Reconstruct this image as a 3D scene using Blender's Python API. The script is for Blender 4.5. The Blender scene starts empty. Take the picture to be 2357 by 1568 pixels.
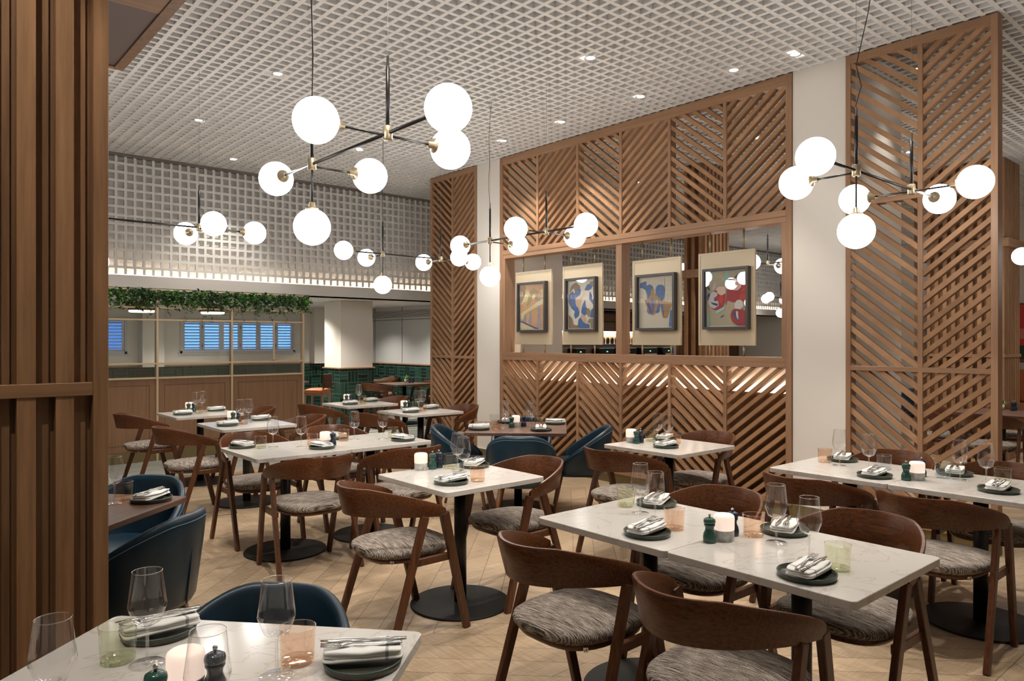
import bpy, math, random
from mathutils import Vector, Matrix
PI = math.pi
random.seed(7)
sc = bpy.context.scene
COL = sc.collection
# ------------------------------------------------------------------ camera, world, exposure
F_PX = 1680.0; CXP = 1178.5; CYP = 785.0; CAMH = 1.53
YAW = math.atan2(CXP + 275.0, F_PX)            # the room's long axis is this far left of the view axis
cd = bpy.data.cameras.new('camera'); cam = bpy.data.objects.new('camera', cd); COL.objects.link(cam)
cam.location = (0, 0, CAMH); cam.rotation_euler = (PI/2, 0, -YAW)
cd.sensor_fit = 'HORIZONTAL'; cd.sensor_width = 36.0; cd.lens = 36.0*F_PX/2357.0
cd.shift_y = (CYP-784.0)/2357.0; cd.clip_start = 0.05; cd.clip_end = 100
sc.camera = cam
sc.view_settings.view_transform = 'Standard'; sc.view_settings.look = 'None'
sc.view_settings.gamma = 1; sc.view_settings.use_curve_mapping = False
sc.view_settings.exposure = 0.28
w = bpy.data.worlds.new('world'); sc.world = w; w.use_nodes = True
wn = w.node_tree.nodes; wn['Background'].inputs[0].default_value = (0.16, 0.42, 0.95, 1); wn['Background'].inputs[1].default_value = 1.6
cy = sc.cycles
cy.use_denoising = True
cy.max_bounces = 7; cy.diffuse_bounces = 3; cy.glossy_bounces = 3; cy.transmission_bounces = 4; cy.transparent_max_bounces = 24
cy.caustics_reflective = False; cy.caustics_refractive = False
cy.sample_clamp_indirect = 8.0
try: cy.use_light_tree = True
except Exception: pass
FW = Vector((math.sin(YAW), math.cos(YAW), 0)); RT = Vector((math.cos(YAW), -math.sin(YAW), 0))
def pix(x, y, z):                                # only used for describing things left / right of one another
    d = x*FW.x + y*FW.y; u = x*RT.x + y*RT.y
    return CXP + F_PX*u/max(d, .01), CYP + F_PX*(CAMH-z)/max(d, .01)

# ------------------------------------------------------------------ materials
def nt(name):
    m = bpy.data.materials.new(name); m.use_nodes = True
    return m, m.node_tree.nodes, m.node_tree.links, m.node_tree.nodes['Principled BSDF']
def c4(c): return (c[0], c[1], c[2], 1)
def plain(name, c, rough=.5, metal=0, spec=.5, bump=0, bscale=60):
    m, n, l, b = nt(name)
    b.inputs['Base Color'].default_value = c4(c); b.inputs['Roughness'].default_value = rough
    b.inputs['Metallic'].default_value = metal; b.inputs['Specular IOR Level'].default_value = spec
    if bump:
        tc = n.new('ShaderNodeTexCoord'); no = n.new('ShaderNodeTexNoise'); no.inputs['Scale'].default_value = bscale
        bp = n.new('ShaderNodeBump'); bp.inputs['Strength'].default_value = bump; bp.inputs['Distance'].default_value = .002
        l.new(tc.outputs['Object'], no.inputs['Vector']); l.new(no.outputs['Fac'], bp.inputs['Height']); l.new(bp.outputs['Normal'], b.inputs['Normal'])
    return m
def wood(name, ca, cb, scale=(2, 2, 30), rot=(0, 0, 0), rough=.42, tone=.22, bump=.15, spec=.4):
    """grain runs along the axis whose scale is small; 'tone' is a per-board value stored on the faces"""
    m, n, l, b = nt(name)
    tc = n.new('ShaderNodeTexCoord'); mp = n.new('ShaderNodeMapping'); mp.inputs['Scale'].default_value = scale; mp.inputs['Rotation'].default_value = rot
    no = n.new('ShaderNodeTexNoise'); no.inputs['Scale'].default_value = 1.0; no.inputs['Detail'].default_value = 4; no.inputs['Roughness'].default_value = .65
    at = n.new('ShaderNodeAttribute'); at.attribute_name = 'tone'
    ofs = n.new('ShaderNodeVectorMath'); ofs.operation = 'MULTIPLY_ADD'; ofs.inputs[1].default_value = (37, 53, 71)
    l.new(tc.outputs['Object'], mp.inputs['Vector']); l.new(at.outputs['Fac'], ofs.inputs[0]); l.new(mp.outputs['Vector'], ofs.inputs[2])
    l.new(ofs.outputs[0], no.inputs['Vector'])
    cr = n.new('ShaderNodeValToRGB'); cr.color_ramp.elements[0].position = .32; cr.color_ramp.elements[1].position = .70
    cr.color_ramp.elements[0].color = c4(ca); cr.color_ramp.elements[1].color = c4(cb)
    l.new(no.outputs['Fac'], cr.inputs['Fac'])
    hs = n.new('ShaderNodeHueSaturation'); ma = n.new('ShaderNodeMath'); ma.operation = 'MULTIPLY_ADD'
    ma.inputs[1].default_value = tone; ma.inputs[2].default_value = 1.0
    l.new(at.outputs['Fac'], ma.inputs[0]); l.new(ma.outputs[0], hs.inputs['Value']); l.new(cr.outputs['Color'], hs.inputs['Color'])
    l.new(hs.outputs['Color'], b.inputs['Base Color']); b.inputs['Roughness'].default_value = rough; b.inputs['Specular IOR Level'].default_value = spec
    if bump:
        bp = n.new('ShaderNodeBump'); bp.inputs['Strength'].default_value = bump; bp.inputs['Distance'].default_value = .002
        l.new(no.outputs['Fac'], bp.inputs['Height']); l.new(bp.outputs['Normal'], b.inputs['Normal'])
    return m
def emit(name, c, s):
    m, n, l, b = nt(name); b.inputs['Base Color'].default_value = c4(c)
    b.inputs['Emission Color'].default_value = c4(c); b.inputs['Emission Strength'].default_value = s
    return m
def glass(name, tint, base=.05, edge=.75, rough=.01, flute=0):
    m, n, l, b = nt(name); n.remove(b); out = n['Material Output']
    tr = n.new('ShaderNodeBsdfTransparent'); tr.inputs[0].default_value = c4(tint)
    gl = n.new('ShaderNodeBsdfAnisotropic'); gl.inputs['Roughness'].default_value = rough; gl.inputs['Color'].default_value = (1, 1, 1, 1)
    lw = n.new('ShaderNodeLayerWeight'); lw.inputs['Blend'].default_value = .5
    pw = n.new('ShaderNodeMath'); pw.operation = 'POWER'; pw.inputs[1].default_value = 3.2
    ma = n.new('ShaderNodeMath'); ma.operation = 'MULTIPLY_ADD'; ma.inputs[1].default_value = edge; ma.inputs[2].default_value = base
    mx = n.new('ShaderNodeMixShader')
    l.new(lw.outputs['Facing'], pw.inputs[0]); l.new(pw.outputs[0], ma.inputs[0]); l.new(ma.outputs[0], mx.inputs[0])
    l.new(tr.outputs[0], mx.inputs[1]); l.new(gl.outputs[0], mx.inputs[2]); l.new(mx.outputs[0], out.inputs['Surface'])
    if flute:
        tc = n.new('ShaderNodeTexCoord'); wv = n.new('ShaderNodeTexWave'); wv.bands_direction = 'X'; wv.inputs['Scale'].default_value = flute
        bp = n.new('ShaderNodeBump'); bp.inputs['Strength'].default_value = .8; bp.inputs['Distance'].default_value = .01
        l.new(tc.outputs['Object'], wv.inputs['Vector']); l.new(wv.outputs['Fac'], bp.inputs['Height']); l.new(bp.outputs['Normal'], gl.inputs['Normal'])
        cr = n.new('ShaderNodeValToRGB'); cr.color_ramp.elements[0].color = c4([t*.86 for t in tint]); cr.color_ramp.elements[1].color = c4(tint)
        l.new(wv.outputs['Fac'], cr.inputs['Fac']); l.new(cr.outputs['Color'], tr.inputs[0])
    return m
M = {}
M['white_wall'] = plain('warm_white_paint', (.78, .735, .675), .75, bump=.05, bscale=200)
M['lattice'] = plain('white_lattice_lacquer', (.76, .755, .74), .55)
M['lattice_back'] = plain('ceiling_void_grey', (.62, .60, .57), .8)
M['beam'] = plain('soft_white_beam_paint', (.68, .655, .63), .7)
M['gap'] = plain('dark_shadow_gap', (.06, .055, .05), .8)
M['oak_v'] = wood('oak_vertical_grain', (.30, .168, .095), (.41, .238, .138), (28, 28, 1.6))
M['oak_y'] = wood('oak_level_grain_y', (.30, .168, .095), (.41, .238, .138), (28, 1.6, 28))
M['oak_x'] = wood('oak_level_grain_x', (.30, .168, .095), (.41, .238, .138), (1.6, 28, 28))
M['oak_slat'] = wood('oak_slats', (.31, .172, .092), (.42, .242, .135), (20, 5, 5), tone=.17, rough=.6, spec=.2)
M['oak_dark'] = wood('smoked_oak', (.14, .068, .030), (.235, .12, .054), (22, 22, 1.2), tone=.4, rough=.5)
M['oak_brown'] = wood('brown_oak_cladding', (.20, .105, .050), (.34, .185, .09), (30, 30, 1.6), tone=.25, rough=.5, spec=.3)
M['oak_dark_x'] = wood('smoked_oak_level', (.20, .105, .050), (.29, .155, .075), (1.2, 22, 22), tone=.3, rough=.5)
M['oak_panel'] = wood('oak_veneer_panel', (.215, .115, .060), (.285, .158, .084), (30, 30, 1.0), tone=.2, rough=.5, bump=.05)
M['walnut'] = wood('walnut_stained_wood', (.045, .0140, .0048), (.165, .056, .0175), (110, 5, 110), rough=.33, tone=.25, spec=.5)
M['walnut_leg'] = wood('walnut_stained_leg', (.045, .0150, .0060), (.130, .045, .0160), (90, 90, 5), rough=.38, tone=.3, spec=.5)
M['leg_light'] = wood('mid_walnut_turned_leg', (.13, .055, .025), (.20, .09, .04), (26, 26, 2.5), rough=.4)
M['brown_top'] = wood('brown_oak_tabletop', (.105, .060, .045), (.165, .098, .072), (3, 26, 26), (0, 0, .8), rough=.35, tone=.1)
M['floor_a'] = wood('limed_oak_boards_a', (.36, .26, .165), (.50, .375, .25), (3, 60, 3), (0, 0, PI/4), rough=.38, tone=.16, bump=.25)
M['floor_b'] = wood('limed_oak_boards_b', (.36, .26, .165), (.50, .375, .25), (60, 3, 3), (0, 0, PI/4), rough=.38, tone=.16, bump=.25)
def saw_marks(m, sc_, rot):
    n, l = m.node_tree.nodes, m.node_tree.links; b = n['Principled BSDF']
    tc = n.new('ShaderNodeTexCoord'); mp = n.new('ShaderNodeMapping'); mp.inputs['Scale'].default_value = sc_; mp.inputs['Rotation'].default_value = rot
    no = n.new('ShaderNodeTexNoise'); no.inputs['Scale'].default_value = 1; no.inputs['Detail'].default_value = 2; l.new(tc.outputs['Object'], mp.inputs['Vector']); l.new(mp.outputs['Vector'], no.inputs['Vector'])
    mr = n.new('ShaderNodeMapRange'); mr.inputs['From Min'].default_value = .3; mr.inputs['From Max'].default_value = .7; mr.inputs['To Min'].default_value = .80; mr.inputs['To Max'].default_value = 1.12
    mx = n.new('ShaderNodeMix'); mx.data_type = 'RGBA'; mx.blend_type = 'MULTIPLY'; mx.inputs['Factor'].default_value = 1
    src = b.inputs['Base Color'].links[0].from_socket; l.new(no.outputs['Fac'], mr.inputs['Value']); l.new(src, mx.inputs[6]); l.new(mr.outputs[0], mx.inputs[7]); l.new(mx.outputs[2], b.inputs['Base Color'])
saw_marks(M['floor_a'], (220, 6, 1), (0, 0, PI/4)); saw_marks(M['floor_b'], (6, 220, 1), (0, 0, PI/4))
M['joint'] = plain('dark_board_joint', (.10, .06, .035), .8)
M['tile_grey'] = wood('grey_green_stone_tile', (.27, .285, .26), (.36, .37, .34), (3, 3, 3), rough=.35, tone=.12, bump=0)
M['tile_pale'] = wood('pale_stone_tile', (.50, .50, .46), (.6, .6, .56), (3, 3, 3), rough=.35, tone=.1, bump=0)
M['tile_stripe'] = wood('green_grey_stripe_tile', (.16, .20, .18), (.24, .28, .25), (3, 3, 3), rough=.35, tone=.1, bump=0)
M['brass'] = plain('brushed_brass', (.42, .345, .23), .4, .7)
M['brass_trim'] = plain('satin_brass_profile', (.62, .48, .31), .42, .35)
M['gold_skirt'] = plain('olive_gold_skirting', (.20, .15, .065), .5, .35)
M['black'] = plain('black_powder_coat', (.012, .011, .011), .35, .2)
M['black_disc'] = plain('textured_black_base', (.007, .006, .005), .55, 0, .25, bump=.4, bscale=500)
M['chrome'] = plain('polished_steel', (.75, .74, .72), .12, 1)
M['dark_frame'] = plain('charcoal_picture_frame', (.055, .05, .052), .45)
M['panel_beige'] = plain('champagne_panel', (.60, .50, .345), .45, .1)
M['cream_mat'] = plain('cream_paper', (.70, .66, .56), .8)
M['teal_rim'] = plain('blue_green_glaze', (.045, .085, .075), .3)
M['plate'] = wood('dark_green_brown_glaze', (.030, .055, .045), (.095, .072, .050), (14, 14, 14), rough=.28, tone=0, bump=.05)
M['green_mill'] = plain('dark_green_lacquer', (.024, .085, .066), .2, spec=.6)
M['navy_mill'] = plain('navy_lacquer', (.010, .022, .045), .18, spec=.7)
M['marble_grey'] = wood('grey_veined_marble', (.28, .28, .27), (.72, .71, .69), (45, 45, 45), rough=.3, tone=0, bump=0)
M['candle_glow'] = emit('glowing_opal_shade', (.8, .62, .52), .75)
M['globe'] = emit('lit_opal_globe', (1, .965, .92), 12)
M['led_disc'] = emit('lit_downlight_lens', (1, .93, .84), 25)
M['led_strip'] = emit('warm_led_strip', (1, .80, .60), 22)
M['lamp_diffuser'] = emit('lit_pendant_diffuser', (1, .86, .66), 5)
M['downlight_ring'] = plain('white_downlight_ring', (.7, .68, .65), .5)
M['copper_panel'] = plain('bronze_leather_panel', (.115, .075, .062), .55, .1, bump=.4, bscale=300)
M['shutter'] = plain('white_shutter_paint', (.62, .62, .64), .5)
M['wire'] = plain('dark_cable', (.02, .018, .017), .5)
M['steel_wire'] = plain('fine_steel_cable', (.35, .34, .33), .4, .6)
M['orange'] = plain('tan_orange_leather', (.50, .14, .035), .4)
M['dark_machine'] = plain('dark_machine_shell', (.015, .013, .013), .3)
M['glass'] = glass('clear_thin_glass', (.98, .98, .98), .07, .9)
M['glass_solid'] = glass('clear_glass_stem', (.965, .965, .965), .14, .8, .03)
M['glass_rim'] = glass('glass_rim', (.97, .97, .97), .35, .5, .05)
M['glass_amber'] = glass('peach_tinted_glass', (.96, .81, .70), .05, .6)
M['glass_amber_base'] = glass('peach_glass_base', (.975, .88, .79), .12, .5, .05)
M['glass_green'] = glass('pale_green_glass', (.91, .93, .81), .05, .6)
M['glass_green_base'] = glass('green_glass_base', (.93, .95, .86), .12, .5, .05)
M['glass_blue'] = glass('pale_blue_glass', (.90, .955, .965), .05, .6)
M['glass_blue_base'] = glass('blue_glass_base', (.92, .965, .97), .12, .5, .05)
M['glass_pane'] = glass('picture_glazing', (1, 1, 1), .05, .6)
M['glass_clear_pane'] = glass('partition_glazing', (.96, .97, .965), .03, .4)
M['glass_flute'] = glass('reeded_glass', (.95, .965, .95), .14, .5, .2, flute=38)
M['leaf_dark'] = plain('dark_green_leaf', (.030, .085, .022), .45)
M['leaf_mid'] = plain('bright_green_leaf', (.085, .26, .035), .45)
M['leaf_pale'] = plain('pale_grey_green_leaf', (.12, .18, .07), .5)
M['stem'] = plain('brown_vine_stem', (.08, .05, .03), .7)
def fabric():
    m, n, l, b = nt('ribbed_grey_beige_fabric'); tc = n.new('ShaderNodeTexCoord')
    mp = n.new('ShaderNodeMapping'); mp.inputs['Scale'].default_value = (330, 16, 60); l.new(tc.outputs['Object'], mp.inputs['Vector'])
    no = n.new('ShaderNodeTexNoise'); no.inputs['Scale'].default_value = 1; no.inputs['Detail'].default_value = 3; l.new(mp.outputs['Vector'], no.inputs['Vector'])
    n2 = n.new('ShaderNodeTexNoise'); n2.inputs['Scale'].default_value = 260; n2.inputs['Detail'].default_value = 1; l.new(tc.outputs['Object'], n2.inputs['Vector'])
    a0 = n.new('ShaderNodeMath'); a0.operation = 'MULTIPLY_ADD'; a0.inputs[1].default_value = .30; l.new(n2.outputs['Fac'], a0.inputs[0]); l.new(no.outputs['Fac'], a0.inputs[2])
    wv = n.new('ShaderNodeTexWave'); wv.bands_direction = 'X'; wv.inputs['Scale'].default_value = 42; wv.inputs['Distortion'].default_value = 1.2; wv.inputs['Detail'].default_value = 1; l.new(tc.outputs['Object'], wv.inputs['Vector'])
    ad = n.new('ShaderNodeMath'); ad.operation = 'MULTIPLY_ADD'; ad.inputs[1].default_value = .20; l.new(wv.outputs['Fac'], ad.inputs[0])
    sb = n.new('ShaderNodeMath'); sb.operation = 'SUBTRACT'; sb.inputs[1].default_value = .075; l.new(a0.outputs[0], sb.inputs[0]); l.new(sb.outputs[0], ad.inputs[2])
    cr = n.new('ShaderNodeValToRGB'); e = cr.color_ramp.elements; e[0].position = .52; e[0].color = (.060, .046, .037, 1); e[1].position = .84; e[1].color = (.47, .42, .37, 1)
    x = e.new(.67); x.color = (.20, .165, .14, 1)
    l.new(ad.outputs[0], cr.inputs['Fac']); l.new(cr.outputs['Color'], b.inputs['Base Color']); b.inputs['Roughness'].default_value = .95; b.inputs['Specular IOR Level'].default_value = .1
    bp = n.new('ShaderNodeBump'); bp.inputs['Strength'].default_value = .6; bp.inputs['Distance'].default_value = .003; l.new(ad.outputs[0], bp.inputs['Height']); l.new(bp.outputs['Normal'], b.inputs['Normal'])
    return m
M['fabric'] = fabric()
def leather():
    m, n, l, b = nt('navy_blue_leather'); tc = n.new('ShaderNodeTexCoord')
    no = n.new('ShaderNodeTexNoise'); no.inputs['Scale'].default_value = 9; no.inputs['Detail'].default_value = 5; l.new(tc.outputs['Object'], no.inputs['Vector'])
    cr = n.new('ShaderNodeValToRGB'); cr.color_ramp.elements[0].color = (.004, .014, .024, 1); cr.color_ramp.elements[1].color = (.008, .038, .068, 1)
    l.new(no.outputs['Fac'], cr.inputs['Fac']); l.new(cr.outputs['Color'], b.inputs['Base Color']); b.inputs['Roughness'].default_value = .36; b.inputs['Specular IOR Level'].default_value = .5
    n2 = n.new('ShaderNodeTexNoise'); n2.inputs['Scale'].default_value = 350; l.new(tc.outputs['Object'], n2.inputs['Vector'])
    bp = n.new('ShaderNodeBump'); bp.inputs['Strength'].default_value = .25; bp.inputs['Distance'].default_value = .001; l.new(n2.outputs['Fac'], bp.inputs['Height']); l.new(bp.outputs['Normal'], b.inputs['Normal'])
    return m
M['leather'] = leather(); M['stitch'] = plain('pale_blue_stitching', (.10, .22, .30), .6)
def quartz():
    m, n, l, b = nt('white_quartz'); tc = n.new('ShaderNodeTexCoord')
    no = n.new('ShaderNodeTexNoise'); no.inputs['Scale'].default_value = 3.2; no.inputs['Detail'].default_value = 7; no.inputs['Roughness'].default_value = .6; no.inputs['Distortion'].default_value = 1.6
    ri = n.new('ShaderNodeObjectInfo'); ad = n.new('ShaderNodeVectorMath'); ad.operation = 'MULTIPLY_ADD'; ad.inputs[1].default_value = (9, 9, 9)
    l.new(ri.outputs['Random'], ad.inputs[0]); l.new(tc.outputs['Object'], ad.inputs[2]); l.new(ad.outputs[0], no.inputs['Vector'])
    cr = n.new('ShaderNodeValToRGB'); e = cr.color_ramp.elements; e[0].position = .485; e[0].color = (.625, .60, .565, 1); e[1].position = .52; e[1].color = (.625, .60, .565, 1)
    x = e.new(.502); x.color = (.52, .47, .42, 1)
    l.new(no.outputs['Fac'], cr.inputs['Fac']); l.new(cr.outputs['Color'], b.inputs['Base Color']); b.inputs['Roughness'].default_value = .13; b.inputs['Specular IOR Level'].default_value = .5
    return m
M['quartz'] = quartz()
def napkin_mat():
    m, n, l, b = nt('white_cotton_with_grey_stripe'); tc = n.new('ShaderNodeTexCoord')
    sx = n.new('ShaderNodeSeparateXYZ'); l.new(tc.outputs['Object'], sx.inputs[0])
    wv = n.new('ShaderNodeMath'); wv.operation = 'ABSOLUTE'; su = n.new('ShaderNodeMath'); su.operation = 'SUBTRACT'; su.inputs[1].default_value = -.058
    l.new(sx.outputs['X'], su.inputs[0]); l.new(su.outputs[0], wv.inputs[0])
    cr = n.new('ShaderNodeValToRGB'); e = cr.color_ramp.elements; cr.color_ramp.interpolation = 'CONSTANT'
    e[0].position = 0; e[0].color = (.42, .43, .44, 1); e[1].position = .0016; e[1].color = (.86, .85, .82, 1)
    for p, c in ((.0045, .5), (.0062, .79)): x = e.new(p); x.color = (c*1.08, c*1.08, c*1.05, 1)
    l.new(wv.outputs[0], cr.inputs['Fac']); l.new(cr.outputs['Color'], b.inputs['Base Color']); b.inputs['Roughness'].default_value = .9
    return m
M['napkin'] = napkin_mat()
def green_tiles(name, ca, cb, vec_swap):
    """glazed tiles laid in basket-weave blocks of three"""
    m, n, l, b = nt(name); tc = n.new('ShaderNodeTexCoord'); sx = n.new('ShaderNodeSeparateXYZ'); l.new(tc.outputs['Object'], sx.inputs[0])
    U = sx.outputs[vec_swap]; V = sx.outputs['Z']
    def mth(op, a, bb=None, cc=None):
        k = n.new('ShaderNodeMath'); k.operation = op
        for i, q in enumerate((a, bb, cc)):
            if q is None: continue
            if isinstance(q, (int, float)): k.inputs[i].default_value = q
            else: l.new(q, k.inputs[i])
        return k.outputs[0]
    B = .20
    u = mth('DIVIDE', U, B); v = mth('DIVIDE', V, B)
    fu = mth('FLOOR', u); fv = mth('FLOOR', v); par = mth('MODULO', mth('ABSOLUTE', mth('ADD', fu, fv)), 2)
    ru = mth('SUBTRACT', u, fu); rv = mth('SUBTRACT', v, fv)
    a = mth('ADD', mth('MULTIPLY', ru, par), mth('MULTIPLY', rv, mth('SUBTRACT', 1, par)))
    a3 = mth('MULTIPLY', a, 3); fa = mth('FLOOR', a3); ra = mth('SUBTRACT', a3, fa)
    rb = mth('ADD', mth('MULTIPLY', rv, par), mth('MULTIPLY', ru, mth('SUBTRACT', 1, par)))
    e1 = mth('MINIMUM', ra, mth('SUBTRACT', 1, ra)); e2 = mth('MULTIPLY', mth('MINIMUM', rb, mth('SUBTRACT', 1, rb)), 3)
    ed = mth('LESS_THAN', mth('MINIMUM', e1, e2), .035)
    cm = n.new('ShaderNodeCombineXYZ'); l.new(fu, cm.inputs[0]); l.new(fv, cm.inputs[1]); l.new(fa, cm.inputs[2])
    wn_ = n.new('ShaderNodeTexWhiteNoise'); l.new(cm.outputs[0], wn_.inputs['Vector'])
    cr = n.new('ShaderNodeValToRGB'); cr.color_ramp.elements[0].color = c4(ca); cr.color_ramp.elements[1].color = c4(cb)
    l.new(wn_.outputs['Value'], cr.inputs['Fac'])
    mx = n.new('ShaderNodeMix'); mx.data_type = 'RGBA'; l.new(ed, mx.inputs['Factor']); l.new(cr.outputs['Color'], mx.inputs[6]); mx.inputs[7].default_value = (.15, .18, .14, 1)
    l.new(mx.outputs[2], b.inputs['Base Color']); b.inputs['Roughness'].default_value = .14
    no = n.new('ShaderNodeTexNoise'); no.inputs['Scale'].default_value = 22; l.new(tc.outputs['Object'], no.inputs['Vector'])
    bp = n.new('ShaderNodeBump'); bp.inputs['Strength'].default_value = .35; bp.inputs['Distance'].default_value = .01; l.new(no.outputs['Fac'], bp.inputs['Height']); l.new(bp.outputs['Normal'], b.inputs['Normal'])
    return m
M['tiles_x'] = green_tiles('glazed_green_tiles_x', (.006, .019, .015), (.019, .060, .045), 'X')
M['tiles_y'] = green_tiles('glazed_green_tiles_y', (.006, .019, .015), (.019, .060, .045), 'Y')
def colour(c, _cache={}):
    k = tuple(round(v, 3) for v in c)
    if k not in _cache: _cache[k] = plain('print_ink_%d' % len(_cache), c, .7)
    return _cache[k]

# ------------------------------------------------------------------ mesh builder
class MB:
    def __init__(s): s.v = []; s.f = []; s.t = []; s.m = []; s.mats = []; s.tone = 0.0; s.mi = 0
    def use(s, mat):
        if mat not in s.mats: s.mats.append(mat)
        s.mi = s.mats.index(mat); return s
    def face(s, idx): s.f.append(tuple(idx)); s.t.append(s.tone); s.m.append(s.mi)
    def poly(s, pts): n = len(s.v); s.v += [tuple(p) for p in pts]; s.face(range(n, n+len(pts)))
    def box(s, x0, x1, y0, y1, z0, z1, mtx=None):
        n = len(s.v); P = [(x, y, z) for z in (z0, z1) for y in (y0, y1) for x in (x0, x1)]
        if mtx is not None: P = [tuple(mtx @ Vector(p)) for p in P]
        s.v += P
        for q in ((0, 2, 3, 1), (4, 5, 7, 6), (0, 1, 5, 4), (2, 6, 7, 3), (0, 4, 6, 2), (1, 3, 7, 5)): s.face([n+i for i in q])
        return s
    def bar(s, a, b, wa, ha, wb=None, hb=None, up=(0, 0, 1)):
        """tapered rectangular bar from a to b; w across, h along 'up' projected"""
        a = Vector(a); b = Vector(b); wb = wa if wb is None else wb; hb = ha if hb is None else hb
        d = (b-a).normalized(); up = Vector(up); sd = d.cross(up)
        if sd.length < 1e-4: sd = Vector((1, 0, 0))
        sd.normalize(); u = sd.cross(d).normalized(); n = len(s.v)
        for p, ww, hh in ((a, wa, ha), (b, wb, hb)):
            for i, j in ((-1, -1), (1, -1), (1, 1), (-1, 1)): s.v.append(tuple(p + sd*ww/2*i + u*hh/2*j))
        for q in ((0, 3, 2, 1), (4, 5, 6, 7), (0, 1, 5, 4), (1, 2, 6, 5), (2, 3, 7, 6), (3, 0, 4, 7)): s.face([n+i for i in q])
        return s
    def sweep(s, path, secs, closed_sec=True, caps=True):
        """path points with a list of section points (already 3-D) per point"""
        n0 = len(s.v); k = len(secs[0])
        for sec in secs: s.v += [tuple(p) for p in sec]
        for i in range(len(secs)-1):
            for j in range(k if closed_sec else k-1):
                a = n0+i*k+j; b = n0+i*k+(j+1) % k; s.face((a, b, b+k, a+k))
        if caps and closed_sec: s.face([n0+j for j in range(k)][::-1]); s.face([n0+(len(secs)-1)*k+j for j in range(k)])
        return s
    def tube(s, pts, r, n=10, caps=True):
        pts = [Vector(p) for p in pts]; rr = r if isinstance(r, (list, tuple)) else [r]*len(pts); secs = []
        for i, p in enumerate(pts):
            d = (pts[min(i+1, len(pts)-1)]-pts[max(i-1, 0)]).normalized()
            ref = Vector((0, 0, 1)) if abs(d.z) < .9 else Vector((1, 0, 0)); a = d.cross(ref).normalized(); b = d.cross(a)
            secs.append([p + (a*math.cos(2*PI*k/n)+b*math.sin(2*PI*k/n))*rr[i] for k in range(n)])
        return s.sweep(pts, secs, True, caps)
    def lathe(s, prof, n=24, c=(0, 0, 0), cap0=True, cap1=True):
        n0 = len(s.v)
        for r, z in prof:
            for k in range(n): s.v.append((c[0]+r*math.cos(2*PI*k/n), c[1]+r*math.sin(2*PI*k/n), c[2]+z))
        for i in range(len(prof)-1):
            for k in range(n):
                a = n0+i*n+k; b = n0+i*n+(k+1) % n; s.face((a, b, b+n, a+n))
        if cap0: s.face([n0+k for k in range(n)][::-1])
        if cap1: s.face([n0+(len(prof)-1)*n+k for k in range(n)])
        return s
    def prism_x(s, poly, x0, x1):
        """poly = list of (y,z), extruded along x"""
        k = len(poly); n = len(s.v)
        s.v += [(x0, p[0], p[1]) for p in poly] + [(x1, p[0], p[1]) for p in poly]
        s.face([n+i for i in range(k)]); s.face([n+k+i for i in range(k)][::-1])
        for i in range(k): j = (i+1) % k; s.face((n+j, n+i, n+k+i, n+k+j))
        return s
    def build(s, name, mat=None, parent=None, smooth=False, bevel=0, seg=2, sub=0, loc=None):
        me = bpy.data.meshes.new(name); me.from_pydata(s.v, [], s.f)
        mats = s.mats if s.mats else [mat]
        for m in mats: me.materials.append(m)
        if len(mats) > 1: me.polygons.foreach_set('material_index', s.m)
        if any(t != 0 for t in s.t):
            at = me.attributes.new('tone', 'FLOAT', 'FACE'); at.data.foreach_set('value', s.t)
        if smooth: me.polygons.foreach_set('use_smooth', [True]*len(s.f))
        me.validate(); me.update()
        o = bpy.data.objects.new(name, me); COL.objects.link(o)
        if parent: o.parent = parent
        if loc: o.location = loc
        if bevel:
            b = o.modifiers.new('bevel', 'BEVEL'); b.width = bevel; b.segments = seg; b.limit_method = 'ANGLE'; b.angle_limit = math.radians(40)
        if sub:
            b = o.modifiers.new('sub', 'SUBSURF'); b.levels = sub; b.render_levels = sub
        if smooth and bevel:
            pass
        return o
def autosmooth(o, ang=40):
    me = o.data
    try: me.set_sharp_from_angle(angle=math.radians(ang))
    except Exception: pass
    return o
def thing(name, loc=(0, 0, 0), rz=0.0):
    o = bpy.data.objects.new(name, None); COL.objects.link(o); o.location = loc; o.rotation_euler = (0, 0, rz); o.empty_display_size = .1
    return o
def tag(o, label, cat, group=None):
    o['label'] = label; o['category'] = cat
    if group: o['group'] = group
    elif 'group' in o: del o['group']
    return o
def struct(o): o['kind'] = 'structure'; return o
def children_of(o): return [c for c in o.children]
def dup(root, loc=None, rz=None, parent=None):
    c = root.copy(); COL.objects.link(c)
    if parent: c.parent = parent
    if loc is not None: c.location = loc
    if rz is not None: c.rotation_euler = (0, 0, rz)
    for ch in KIDS[root.name]:
        d = ch.copy(); COL.objects.link(d); d.parent = c
        for g in KIDS.get(ch.name, []):
            e = g.copy(); COL.objects.link(e); e.parent = d
    return c
KIDS = {}
def seal(root):
    for ch in root.children: KIDS[ch.name] = list(ch.children)
    KIDS[root.name] = list(root.children)
USED = set()
def place(proto, x, y, rz, label, cat, group=None, z=0.0):
    """first use moves the prototype itself, later ones copy it with its parts"""
    if proto.name not in USED:
        USED.add(proto.name); o = proto; o.location = (x, y, z); o.rotation_euler = (0, 0, rz)
    else: o = dup(proto, (x, y, z), rz)
    return tag(o, label, cat, group)
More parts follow.
